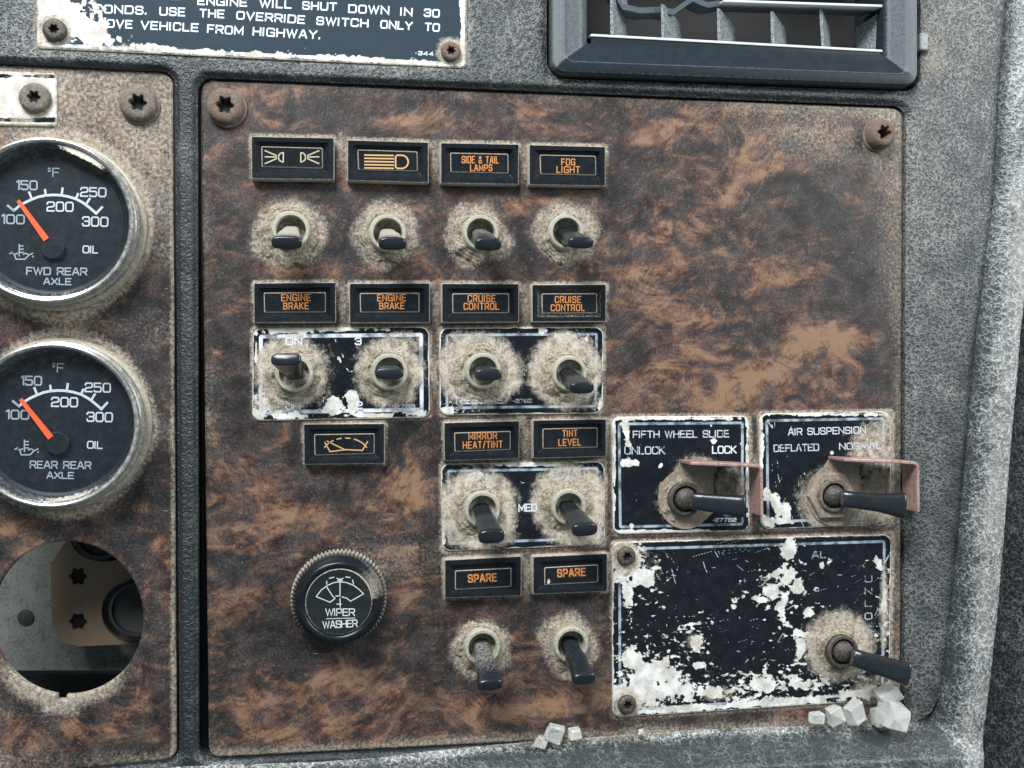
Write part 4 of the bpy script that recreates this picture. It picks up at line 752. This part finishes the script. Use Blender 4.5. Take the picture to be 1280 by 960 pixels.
# ------------------------------------------------------------------ screws
def screw(px, py, r, h, base_h, label, mat, hexr=.42, tilt=(0, 0), group='old screws in the dashboard', washer=None):
    """r mm head radius, h mm height; Torx socket in the head"""
    X = P3(px, py, base_h + h * .9); c = (X[0], X[2]); root = thing('screw', label, 'screw', (c[0], -base_h, c[1]), group)
    n = 72; a = -np.arange(n) * 2 * math.pi / n; star = hexr * r * (1 + 0.17 * np.cos(6 * a + .4)); loops = []
    def L(rad, hh, dx=1.0): loops.append(np.stack([c[0] + rad * np.cos(a) + tilt[0] * (hh - base_h), np.full(n, -hh, float) , c[1] + rad * np.sin(a) + tilt[1] * (hh - base_h)], 1))
    o = np.ones(n)
    for rr, hh in ((1.0, 0), (1.0, h * .35), (.96, h * .6), (.88, h * .82), (.74, h * .96), (.60, h)): L(o * rr * r, base_h + hh)
    L(star * 1.04, base_h + h * .98); L(star * .97, base_h + h * .85); L(star * .9, base_h + h * .2)
    V, Fc = loft(loops, cap1=False); mk('head', V, Fc, mat, root, sharp=50)
    lp = [loops[-1], loops[-1] * 1.0]; lp[1][:, 0] = c[0] + tilt[0] * h * .2; lp[1][:, 2] = c[1] + tilt[1] * h * .2; V, Fc = loft([loops[-1] + np.array([0, -.02, 0]), lp[1] + np.array([0, .2, 0])]); mk('socket', V, Fc, DARK, root)
    if washer: lathe('washer', (c[0] + washer[1], c[1] + washer[2]), [(washer[0], base_h), (washer[0], base_h + .6), (washer[0] - .4, base_h + .9), (r * .7, base_h + .9)], STEEL, root, 48, cap=False)
    return root
screw(281, 131, 5.9, 3.2, 0, 'rusty star socket screw at the top left corner of the switch panel', RUST, washer=(6.3, .3, -.3))
screw(1104, 166, 5.4, 4.6, 0, 'orange rusty star socket screw at the top right corner of the switch panel', RUST, tilt=(.10, .02), hexr=.44, washer=(5.9, 0, 0))
screw(172, 128, 5.7, 3.0, 0, 'star socket screw near the top right corner of the gauge panel', STEEL, washer=(6.0, .3, -.4))
screw(42, 121, 4.6, 2.0, .8, 'grey screw in the whitened label plate above the gauge', STEEL, hexr=.38)
screw(67, 36, 3.5, 1.8, hW, 'dark screw in the white worn corner of the warning sign', DSCREW, hexr=.38)
screw(564, 63, 3.3, 1.8, hW, 'rusty screw in the lower right corner of the warning sign', RUST, hexr=.4)
screw(784, 696, 3.3, 1.6, .75, 'dark screw in the upper left corner of the large scratched plate', DSCREW, hexr=.44)
screw(785, 882, 3.3, 1.6, .75, 'dark screw in the lower left corner of the large scratched plate', DSCREW, hexr=.44)
# ------------------------------------------------------------------ gauges
def gauge(cpx, d, label, second):
    c0 = P3(cpx[0], cpx[1], 1.0); c = (c0[0], c0[2]); root = thing('gauge', label, 'gauge', (c[0], 0, c[1]), 'oil temperature gauges')
    gs = .87; sc_ = lambda L: [(r * gs, h) for r, h in L]
    lathe('mounting_ring', c, sc_([(30.6, 0), (30.6, 1.0), (30.0, 1.7), (28.9, 1.9), (28.7, 3.0)]), GASKET, root, 128, cap=False, sharp=30)
    lathe('bezel', c, sc_([(29.0, 1.0), (29.0, 3.4), (29.3, 4.2), (29.0, 5.0), (28.2, 5.3), (28.2, 8.0), (28.5, 9.2), (28.2, 9.9), (27.7, 10.1), (27.2, 9.9), (26.8, 9.4)]), CHROME, root, 128, cap=False, sharp=30)
    lathe('inner_ring', c, sc_([(26.8, 9.45), (26.3, 8.8), (25.7, 6.4), (25.0, 4.7)]), INNER, root, 128, cap=False, sharp=60)
    dl = lathe('dial', c, sc_([(25.2, 5.6), (24.2, 5.3), (23.8, 4.9), (.05, 4.9)]), DIALM, root, 96, attrs={'dust': [.35, .1, -.2, -.25]}, sharp=30)
    na, nr = 96, 20; R_, A = np.meshgrid(np.linspace(26.7 * gs, .2, nr), np.arange(na) * 2 * math.pi / na, indexing='ij'); R_ = R_.ravel(); A = A.ravel()
    V = np.stack([c[0] + R_ * np.cos(A), -(9.0 + .25 * (1 - (R_ / 26.7 / gs) ** 2)), c[1] + R_ * np.sin(A)], 1); i = np.arange(nr - 1)[:, None] * na; j = np.arange(na)[None]; j2 = (j + 1) % na
    Q = np.stack([i + j, i + j2, i + na + j2, i + na + j], -1).reshape(-1, 4)[:, ::-1]
    low = np.exp(-((A - 4.9) / .8) ** 2) ; refl_arc = np.exp(-((A - 1.1) / .5) ** 2)  # lower arc is dust; upper right arc paints a reflected crescent
    dv = -0.6 + (0.95 + (.35 if second else .1) * low + (0 if second else .75) * refl_arc) * sstep(22.3, 26.0, R_ / gs) * (low * .9 + refl_arc * .9 + .25)
    mk('glass', V, Q, GLASSM, root, {'dust': dv})
    ox, oy = d; HD = 5.0; TT = lambda s_, a, b, cp, m=WHITEI, wd=1.7: text(s_, (a[0] + ox, a[1] + oy), (b[0] + ox, b[1] + oy), cp, HD, m, root, wd, .3, name='numeral' if s_[0].isdigit() else 'lettering')
    GW = WHITEI; GD = mat_dim
    TT('150', (20, 237.5), (47, 238), 12.5, GD, 1.9); TT('250', (100, 246), (133, 246.8), 12.5, GW, 1.9); TT('200', (58, 264.4), (92, 265), 12.8, GW, 1.9); TT('100', (1.5, 280), (31, 280.6), 12.5, GD, 1.9); TT('300', (102.3, 283), (135.5, 283.8), 12.8, GW, 1.9)
    TT('@F', (59, 221), (74.5, 221.4), 11.5, GD, 1.3); TT('OIL', (103, 316.5), (122.5, 317), 9.8, GW, 1.5)
    if second: text('REAR REAR', (37, 585.6), (114, 586.6), 9.8, HD, GD, root, 1.5, .3); text('AXLE', (58, 598.4), (92.6, 599), 9, HD, GD, root, 1.5, .3)
    else: text('FWD REAR', (32.5, 343.6), (109, 344.6), 10, HD, GD, root, 1.6, .3); text('AXLE', (54, 356), (89.4, 356.6), 9, HD, GD, root, 1.5, .3)
    if second: ox, oy = 6.5, 244.5
    arc = [(17.6, 263), (24, 257.5), (31, 253.3), (39, 249.6), (48, 246), (57, 244.2), (66, 243.6), (75, 243.9), (85, 245.6), (95, 248.6), (104, 253.5), (112, 259.6), (120.5, 267)]
    o_ = lambda L: [(x + ox, y + oy) for x, y in L]
    strokes('scale_arc', [o_(arc)], 3.2, HD, GW, root)
    strokes('scale_tick', [o_([(9.8, 257), (17.6, 263.5)])], 3.0, HD + .03, GD, root); strokes('scale_tick', [o_([(127.5, 259), (120.5, 266.5)])], 3.0, HD + .03, GW, root)
    for a, b in (((36.5, 240.5), (40, 249)), ((56.3, 237.5), (57.2, 244)), ((78.2, 235.5), (77, 244)), ((97.5, 242.5), (94.5, 249)), ((112, 248.5), (107.5, 255.5))): strokes('scale_tick', [o_([a, b])], 2.8, HD + .03, GW, root)
    ic = [[(15, 315), (18.5, 319.5), (20, 324), (31, 324), (36, 319), (41, 316.5)], [(24, 320), (24, 305.5)], [(24, 307.5), (29, 307.5)], [(24, 311.5), (29, 311.5)], [(24, 315.5), (29, 315.5)], [(12, 317), (16, 316), (19, 318), (22, 316.5)], [(29, 318), (32, 316.5), (35, 318)], [(41, 320), (41.3, 321.2)]]
    strokes('symbol', [o_(l) for l in ic], 1.5, HD, GD, root)
    hb = P3(64.5 + ox, 309.5 + oy, 6.3); lathe('needle_hub', (hb[0], hb[2]), [(3.5, 4.9), (3.5, 6.0), (3.2, 6.3), (.05, 6.3)], DIALM, root, 40, attrs={'dust': [-.3] * 4}, sharp=30)
    if second: a, b = (25.3, 499), (63.2, 547.2)
    else: a, b = (22.3, 250.5), (57.8, 299.5)
    a = np.array(a); b = np.array(b); e = (b - a) / np.linalg.norm(b - a); nn = np.array([-e[1], e[0]])
    loop = [a + nn * 2.2, b + nn * 3.8, b - nn * 3.8, a - nn * 2.2]
    mk('needle', *loft([np.array([P3(*p, 6.6) * np.array([1, 0, 1]) + np.array([0, -hh, 0]) for p in loop]) for hh in (6.0, 6.6)], cap1=True), NEEDLE, root, smooth=False)
    return root
mat_dim = mat_ink('grey_print', (0.36, 0.41, 0.44), .95)
WHITEG = WHITEI
gauge((70, 281), (0, 0), 'upper round gauge reading FWD REAR AXLE with an orange needle', False)
gauge((76.5, 530), (5.6, 244.3), 'lower round gauge reading REAR REAR AXLE with an orange needle', True)
# ------------------------------------------------------------------ wiper knob
B = P3(KNOB[0], KNOB[1], 1.0); c = (B[0], B[2]); root = thing('rotary_knob', 'round black knob with ribbed edge, marked WIPER WASHER', 'knob', (c[0], 0, c[1]))
NR = 72
def ribs(r, h, a):
    if r > 14.2 and h < 5.4: return r + 0.38 * np.sign(np.sin(a * NR)) * np.abs(np.sin(a * NR)) ** .5
    return r
lathe('skirt', c, [(14.9, 0.2), (14.9, 4.2), (14.6, 5.2), (13.8, 5.5)], mat_black('ribbed_dusty_plastic', (0.018, 0.019, 0.019), .6, (.40, .36, .29), .3), root, NR * 8, attrs={'dust': [.8, .7, .4, .1]}, rfun=ribs, cap=False, sharp=60)
lathe('knob_body', c, [(14.0, 5.2), (13.8, 7.0), (13.2, 8.2), (12.6, 9.2), (11.9, 9.7), (11.1, 9.5), (10.7, 8.9), (10.5, 8.6)], BLACK, root, 96, attrs={'dust': [.2, .0, -.05, -.05, .0, .1, .3, .45]}, side=.6, cap=False, sharp=70)
dk = lathe('face_disc', c, [(10.45, 8.4), (10.45, 9.1), (10.2, 9.3), (9.9, 9.25), (.05, 9.25)], mat_black('greenish_black_face', (0.011, 0.015, 0.015), .4, (.45, .42, .36), .3), root, 80, attrs={'dust': [.9, .75, .5, .1, .0]}, side=.25, sharp=30)
KX, KY = 350, 670; kp = lambda x, y: (KX + x * .15625, KY + y * .15625); hk = 9.3
arc = [kp(*p) for p in [(290, 485), (330, 432), (380, 395), (430, 373), (480, 366), (530, 372), (585, 392), (630, 425), (668, 462)]]
strokes('symbol', [arc, [kp(290, 485), kp(400, 530)], [kp(668, 462), kp(565, 522)], [kp(400, 530), kp(440, 500)], [kp(495, 487), kp(535, 498), kp(565, 522)], [kp(372, 405), kp(420, 480), kp(440, 500)], [kp(480, 345), kp(480, 470)], [kp(445, 480), kp(480, 480)], [kp(480, 500), kp(482, 570)], [kp(455, 545), kp(490, 545)],
  [kp(372, 385), kp(375, 362)], [kp(395, 338), kp(430, 330)], [kp(455, 338), kp(500, 358)], [kp(460, 358), kp(505, 338)], [kp(525, 328), kp(560, 332)], [kp(580, 352), kp(588, 380)]], 1.1, hk, mat_ink('knob_print', (.6, .63, .62), .9), root)
text('WIPER', kp(362, 640), kp(600, 640), 9.5, hk, bpy.data.materials['knob_print'], root, 1.2, .25); strokes('symbol', [[kp(370, 662), kp(600, 656)]], .8, hk, bpy.data.materials['knob_print'], root); text('WASHER', kp(342, 742), kp(622, 728), 9.5, hk, bpy.data.materials['knob_print'], root, 1.25, .25)
# ------------------------------------------------------------------ lever guards
def slab(name, path_xz, h0, h1, thick, mat, parent, inward=1):
    """a bent strip standing out from the panel: path in (X,Z) mm swept from h0 to h1, with metal thickness"""
    p = [np.array(q, float) for q in path_xz]; n = len(p); O = []; I = []
    for i in range(n):
        d1 = p[i] - p[max(i - 1, 0)] if i > 0 else p[1] - p[0]; d2 = p[min(i + 1, n - 1)] - p[i] if i < n - 1 else d1
        d1 = d1 / np.linalg.norm(d1); d2 = d2 / np.linalg.norm(d2); m = np.array([-(d1 + d2)[1], (d1 + d2)[0]]); m /= np.linalg.norm(m); m = m / max(.5, np.dot(m, np.array([-d1[1], d1[0]])))
        O.append(p[i]); I.append(p[i] - m * thick * inward)
    lp = O + I[::-1]; hh0 = h0 if isinstance(h0, (list, tuple)) else [h0] * n; hh0 = list(hh0) + list(hh0)[::-1]
    a = [np.array([q[0], -h, q[1]]) for q, h in zip(lp, hh0)]; b = [np.array([q[0], -(h1 - .3), q[1]]) for q in lp]; cpt = np.mean(lp, 0)
    V = np.array(a + b); m = len(lp); Fc = [(i, (i + 1) % m, m + (i + 1) % m, m + i) for i in range(m)]
    for i in range(n - 1): Fc.append((m + i, m + i + 1, m + m - 2 - i, m + m - 1 - i)); Fc.append((i, m - 1 - i, m - 2 - i, i + 1))
    o = mk(name, V, Fc, mat, parent, smooth=False); bv = o.modifiers.new('b', 'BEVEL'); bv.width = .25 * MM; bv.segments = 2; return o
for k, (cx, cy, x_tab, top, x_end, ye, lab) in enumerate(((857, 624, 892, 576, 953, 645, 'pinkish bent guard around the FIFTH WHEEL SLIDE lever'), (1043, 620, 1074, 572, 1149, 640, 'pinkish bent guard around the AIR SUSPENSION lever'))):
    B = P3(cx, cy, 1.2); root = thing('lever_guard', lab, 'lever guard', (B[0], -.8, B[2]), 'pinkish metal lever guards')
    hb = 1.3; R = 34
    pts = [(x_tab, top + 1), (x_tab, cy + 16)] + [(cx + R * math.cos(a), cy + R * 1.1 * math.sin(a)) for a in np.linspace(math.radians(50), math.radians(245), 26)] + [(cx - 6, top + 1)]
    lo = np.array([P3(*p, hb) for p in pts])[::-1]; l0 = lo.copy(); l0[:, 1] = -.8; l1 = lo.copy(); l1[:, 1] = -hb
    V, Fc = loft([l0, l1], cap1=True); mk('base_tab', V, Fc, GUARDB, root, smooth=False)
    a = W(cx - 8, top - 2, hb); b = W(x_tab, top - 1, hb)
    xe = W(x_end + 2, top + 2, 13)[0]; z0 = a[1]; zc = float(W(x_end, top + 2.5, 6)[1]); ze = float(W(x_end, ye, 12)[1])
    path = [(a[0], z0)] + [(a[0] + (xe - a[0]) * t, z0 + (zc - z0) * t) for t in (.25, .5, .75)] + [(xe - 2.2, zc), (xe - 1.1, zc - .3), (xe - .3, zc - 1.1), (xe, zc - 2.3)] + [(xe, zc + (ze - zc) * t) for t in (.4, .7, 1.0)]
    h0s = [hb, hb, hb + .6, 3.0, 3.2] + [3.2] * 6
    slab('flange', path, h0s, 12.6, 1.1, PINK, root, 1)
# ------------------------------------------------------------------ air vent
rootv = thing('air_vent', 'dusty black air vent with slats at the top right', 'air vent', tuple(P3(918, 40, 0)))
prof = [(0, -3, .3), (0, 4.6, .5), (1.5, 5.6, .35), (5, 5.9, .2), (13, 5.8, .15), (15.5, 5.2, .55), (17, 4.0, .1), (33, 2.2, .05), (36, 1.8, .2), (44, 1.2, .05), (45, 0.4, .2), (46, -22, 0)]
QO = np.array(QV, float)
loops = []; du = []
for ins, h, d in prof:
    q = QO.copy(); k = ins / 46.0
    q[:, 0] += np.array([1, -1, -1, 1]) * np.array([49, 36, 36, 49]) * k; q[:, 1] += np.array([1, 1, -1, -1]) * ins * np.array([1, 1, 1.0, .95])
    lp = rrq(q, 16 * (1 - k * .85), 0, h, 6, href=5.0 if h > -2 else (5.0 if ins == 0 else 0)); loops.append(lp); dv_ = np.full(len(lp), d + .1); dv_[[0, 1, 2, 3, 4, 5, 6, 7, 8, 9, 10, 11, 12, 13, 14, 15, 16, 25, 26, 27]] += .5 * (h > 1.5) * (ins > 1); du.append(dv_)
V, Fc = loft(loops); mk('bezel', V, Fc, BLACKD, rootv, {'dust': np.concatenate(du)}, sharp=30)
def boxpts(p, q, up, dn, dep0, dep1, dslope=0):
    """horizontal slat from px p to px q (front edge), thickness up/down in mm"""
    A = P3(*p, dep0); Bq = P3(*q, dep0); out = []
    for E in (A, Bq):
        out += [E + np.array([0, 0, up]), E + np.array([0, dep1, up + dslope]), E + np.array([0, dep1, dn + dslope]), E + np.array([0, 0, dn])]
    return out, [(0, 1, 2, 3), (7, 6, 5, 4), (0, 4, 5, 1), (1, 5, 6, 2), (2, 6, 7, 3), (3, 7, 4, 0)]
SLM = mat_black('light_dusty_slat', (0.06, 0.075, 0.085), .38, (.55, .57, .56), .5)
for p, q in (((739, 44), (1107, 64)), ((905, 1), (1105, 7.5))):
    v, f = boxpts(p, q, .5, -.4, .9, 14, 2.2); o = mk('slat', v, f, SLM, rootv, {'dust': np.tile([1.0, .6, -.2, .9], 2)}, smooth=False); b = o.modifiers.new('b', 'BEVEL'); b.width = .2 * MM; b.segments = 2
v, f = boxpts((739, 45.5), (1107, 65.5), .0, -6.0, .55, 1.2, 0); mk('lower_lip', v, f, BLACKD, rootv, {'dust': np.full(8, .15)}, smooth=False)
for x, y0, y1 in ((762, -30, 43), (826, 5, 48), (896, 10, 52), (963, 14, 56), (1024, 12, 60), (1101, 14, 63)):
    A = P3(x, y0, -1.5); Bq = P3(x + (1 if x < 1000 else 3), y1, -1.5); t = 1.1; sl = (8.0 if x < 800 else 9.8) if x < 1000 else (8.0 if x < 1090 else -4.5)
    v = [A, A + [sl, 11, -3], A + [sl + t, 9, -3], A + [t, 0, 0], Bq, Bq + [sl, 9, 0], Bq + [sl + t, 9, 0], Bq + [t, 0, 0]]
    mk('vane', np.array(v), [(0, 1, 2, 3)[::-1], (4, 5, 6, 7), (0, 4, 5, 1)[::-1], (1, 5, 6, 2)[::-1], (2, 6, 7, 3)[::-1], (3, 7, 4, 0)[::-1]], SLM, rootv, {'dust': np.full(8, .5)}, smooth=False)
# curved link bar behind the slats
cb = [(766, -12), (778, 8), (800, 13), (825, 12), (842, 15), (866, -2), (876, 3), (885, 6), (900, 4)]
V = []; 
for x, y in cb:
    p = P3(x, y, -3); V += [p + [0, 0, 1.0], p + [0, 8, 1.6], p + [0, 8, -.2], p + [0, 0, -1.0]]
Fc = []
for i in range(len(cb) - 1):
    for j in range(4): Fc.append((i * 4 + j, i * 4 + (j + 1) % 4, i * 4 + 4 + (j + 1) % 4, i * 4 + 4 + j))
mk('link_bar', np.array(V), Fc, SLM, rootv, {'dust': np.full(len(V), .3)}, smooth=False)
v, f = boxpts((700, -160), (1140, -160), 0, -80, -24, 1); mk('back_plate', v, f, DARK, rootv, smooth=False)
v, f = boxpts((1151, 40), (1161, 41), 0, -6.5, 3.6, 3.0); o = mk('retaining_clip', v, f, CLIPM, rootv, smooth=False); b = o.modifiers.new('b', 'BEVEL'); b.width = .7 * MM; b.segments = 3
# ------------------------------------------------------------------ behind the empty gauge hole
sh = [P3(-80, 620, -38), P3(210, 620, -38), P3(210, 838, -38), P3(-80, 838, -38)]
V, Fc = loft([np.array(sh) + [0, 1.0, 0], np.array(sh)], cap1=True)
V = np.concatenate([V, [sh[3], sh[2], sh[2] + np.array([0, 25, -9]), sh[3] + np.array([0, 25, -9])]]); Fc = list(Fc) + [(8, 9, 10, 11)]
ms = mk('metal_sheet', V, Fc, GREYSH, None, smooth=False, at=tuple(P3(60, 740, -38))); tag(ms, 'dark grey sheet metal seen deep inside the empty gauge hole', 'sheet metal')
lathe('plug', (lambda p: (p[0], p[2]))(P3(31, 772, -37)), [(2.6, -38), (2.6, -37.4), (.05, -37)], RUBBER, ms, 20)
outl = [(65, 705), (88, 672), (170, 650), (235, 650), (235, 798), (160, 803), (98, 806), (78, 800), (67, 780)]
f = lambda x, y: None
def poly_sd(x, y):
    P = np.array(outl, float); best = np.full(np.shape(x), 1e9); ins = np.zeros(np.shape(x), bool)
    for a, b in zip(P, np.roll(P, -1, 0)):
        e = b - a; t = np.clip(((x - a[0]) * e[0] + (y - a[1]) * e[1]) / np.dot(e, e), 0, 1); best = np.minimum(best, np.hypot(x - a[0] - t * e[0], y - a[1] - t * e[1]))
        ins ^= ((a[1] > y) != (b[1] > y)) & (x < (b[0] - a[0]) * (y - a[1]) / (b[1] - a[1] + 1e-12) + a[0])
    d = np.where(ins, -best, best) - 2
    for cx, cy in ((97.5, 720.5), (97.5, 777)):
        an = np.arctan2(y - cy, x - cx); d = np.maximum(d, -(np.hypot(x - cx, y - cy) - (10.3 + 1.4 * np.cos(6 * an))))
    d = np.maximum(d, -(np.hypot((x - 130) / 1.4, y - 672) - 30)); d = np.maximum(d, -(np.hypot(x - 165, y - 765) - 38))
    return d
br = field('mounting_bracket', (60, 640, 240, 812), 1.0, poly_sd, lambda x, y, d: -27.0 + 0 * x, -27.0, TANB, thick=2.0, at=tuple(P3(110, 750, -27))); tag(br, 'tan bracket with two flower shaped holes inside the empty gauge hole', 'bracket')
for bx, by in ((97.5, 720.5), (97.5, 777)):
    q_ = P3(bx, by, -28.5); lathe('hole_backing_disc', (q_[0], q_[2]), [(4.6, -36), (4.6, -29.4), (3.4, -29.0), (.05, -29.0)], DARK, br, 24)  # black discs added behind the flower holes so they show dark
p = P3(172, 762, -20); du_ = lathe('round_duct', (p[0], p[2]), [(9.5, -40), (9.5, -21), (9.0, -20), (8.2, -20), (8, -22), (.05, -24)], RUBBER, None, 48, at=(p[0], 35, p[2])); tag(du_, 'dark round pipe end at the right inside the empty gauge hole', 'pipe')
p = P3(125, 668, -24); du_ = lathe('wiring_grommet', (p[0], p[2]), [(9.0, -40), (9.0, -25), (8.5, -24), (7.2, -24), (7, -26), (.05, -27)], RUBBER, None, 48, at=(p[0], 35, p[2])); tag(du_, 'dark round grommet at the top inside the empty gauge hole', 'grommet')
# ------------------------------------------------------------------ broken glass on the ledge
GL = [((1118, 895), 20, 19, 21, 'largest whitish glass chunk at the right end of the ledge', 0), ((1110, 869), 16, 12, 22, 'translucent glass chunk resting above the largest one under the lowest lever', 1), ((1069, 891), 12, 15, 23, 'upright square glass chunk, second from the right end of the ledge', 2), ((1043, 895), 11, 12, 24, 'rounded glass chunk in the middle of the right hand row', 3), ((1020, 898), 11, 8, 25, 'smallest yellowish glass chunk at the left end of the right hand row', 4),
      ((694, 917), 14, 13, 31, 'largest glass piece of the trio below the right SPARE toggle', 5), ((677, 928), 10, 8, 32, 'lowest left glass piece of the trio below the SPARE toggles', 6), ((719, 918), 10, 8, 33, 'right dusty glass piece of the trio below the SPARE toggles', 7), ((801, 915), 4, 4, 34, 'tiny glass crumb on the ledge under the lower left plate screw', 8), ((1098, 897), 8, 14, 35, 'dusty glass sliver wedged behind the largest chunk', 9)]
for (px, py), rx, ry, sd, lab, i in GL:
    rr = random.Random(sd); hc = 4.0 if i in (5, 6, 7, 8) else 5.0
    if i == 1: hc = 4.5
    if i == 0: hc = 7.5
    p = P3(px, py, hc); k = np.linalg.norm(p - CAM) / F; a, b = rx * k * .9, ry * k * .9; dd = (a + b) / 2 * .9
    bm = bmesh.new(); rot = rr.uniform(-.5, .5)
    for sx in (-1, 1):
        for sy in (-1, 1):
            for sz in (-1, 1):
                x, z = sx * .78 + rr.uniform(-.2, .2), sz * .78 + rr.uniform(-.2, .2); x, z = x * math.cos(rot) - z * math.sin(rot), x * math.sin(rot) + z * math.cos(rot)
                bm.verts.new((x * a * MM, (sy * .7 + rr.uniform(-.25, .25)) * dd * MM, z * b * MM))
    for _ in range(12):
        v = Vector((rr.gauss(0, 1), rr.gauss(0, 1), rr.gauss(0, 1))).normalized() * .98; bm.verts.new((v.x * a * MM, v.y * dd * MM, v.z * b * MM))
    bmesh.ops.convex_hull(bm, input=bm.verts); bmesh.ops.delete(bm, geom=[v for v in bm.verts if not v.link_faces], context='VERTS'); bmesh.ops.delete(bm, geom=[e for e in bm.edges if not e.link_faces], context='EDGES')
    me = bpy.data.meshes.new('glass_fragment'); bm.to_mesh(me); bm.free(); me.materials.append(CRYST)
    o = bpy.data.objects.new('glass_fragment', me); bv = o.modifiers.new('b', 'BEVEL'); bv.width = .22 * MM; bv.segments = 1; o.location = Vector(p) * MM; COL.objects.link(o); tag(o, lab, 'broken glass', 'bits of broken safety glass')
# grit and crumbs lying in the seam of the ledge
rr = random.Random(77); GV, GF = [], []
def grain(px, py, h, r):
    c_0 = P3(px, py, h); b = len(GV)
    for d in ((1, 0, 0), (-1, 0, 0), (0, 1, 0), (0, -1, 0), (0, 0, 1), (0, 0, -1)):
        GV.append(c_0 + np.array(d) * r * rr.uniform(.6, 1.3) + np.array([rr.uniform(-.3, .3) * r for _ in range(3)]))
    for t in ((0, 2, 4), (2, 1, 4), (1, 3, 4), (3, 0, 4), (2, 0, 5), (1, 2, 5), (3, 1, 5), (0, 3, 5)): GF.append(tuple(b + i for i in t))
for _ in range(900):
    x = rr.choice([rr.uniform(255, 1150), rr.gauss(770, 50), rr.gauss(700, 30), rr.gauss(1090, 40)])
    if x < 255 or x > 1150: continue
    e = abs(rr.gauss(0, 3.2)); yb = np.interp(x, EDGE[:7, 0], EDGE[:7, 1]); grain(x, yb + e - 1.5, 1.3 + e * .32, rr.choice([.12, .15, .2, .28, .38]))
for (b_, t_, a_, c_2, h_, r_) in TOG + [(l[0], 0, 0, 0, 0, l[5]) for l in LEV]:
    for _ in range(26):
        an = rr.uniform(0, 2 * math.pi); q = rr.uniform(.72, 1.25) * r_ * .9; x, y = b_[0] + q * math.cos(an), b_[1] + q * math.sin(an)
        grain(x, y, .9 + .5 * rr.random(), rr.choice([.1, .14, .2]))
tag(mk('grit', GV, GF, CRUST, None, {'edge': np.full(len(GV), 1.6)}, smooth=False, at=tuple(P3(700, 920, 1))), 'tan grit and crumbs lying in the ledge seam and around the switches', kind='stuff')
for o in bpy.data.objects:
    if 'org' in o.keys(): del o['org']
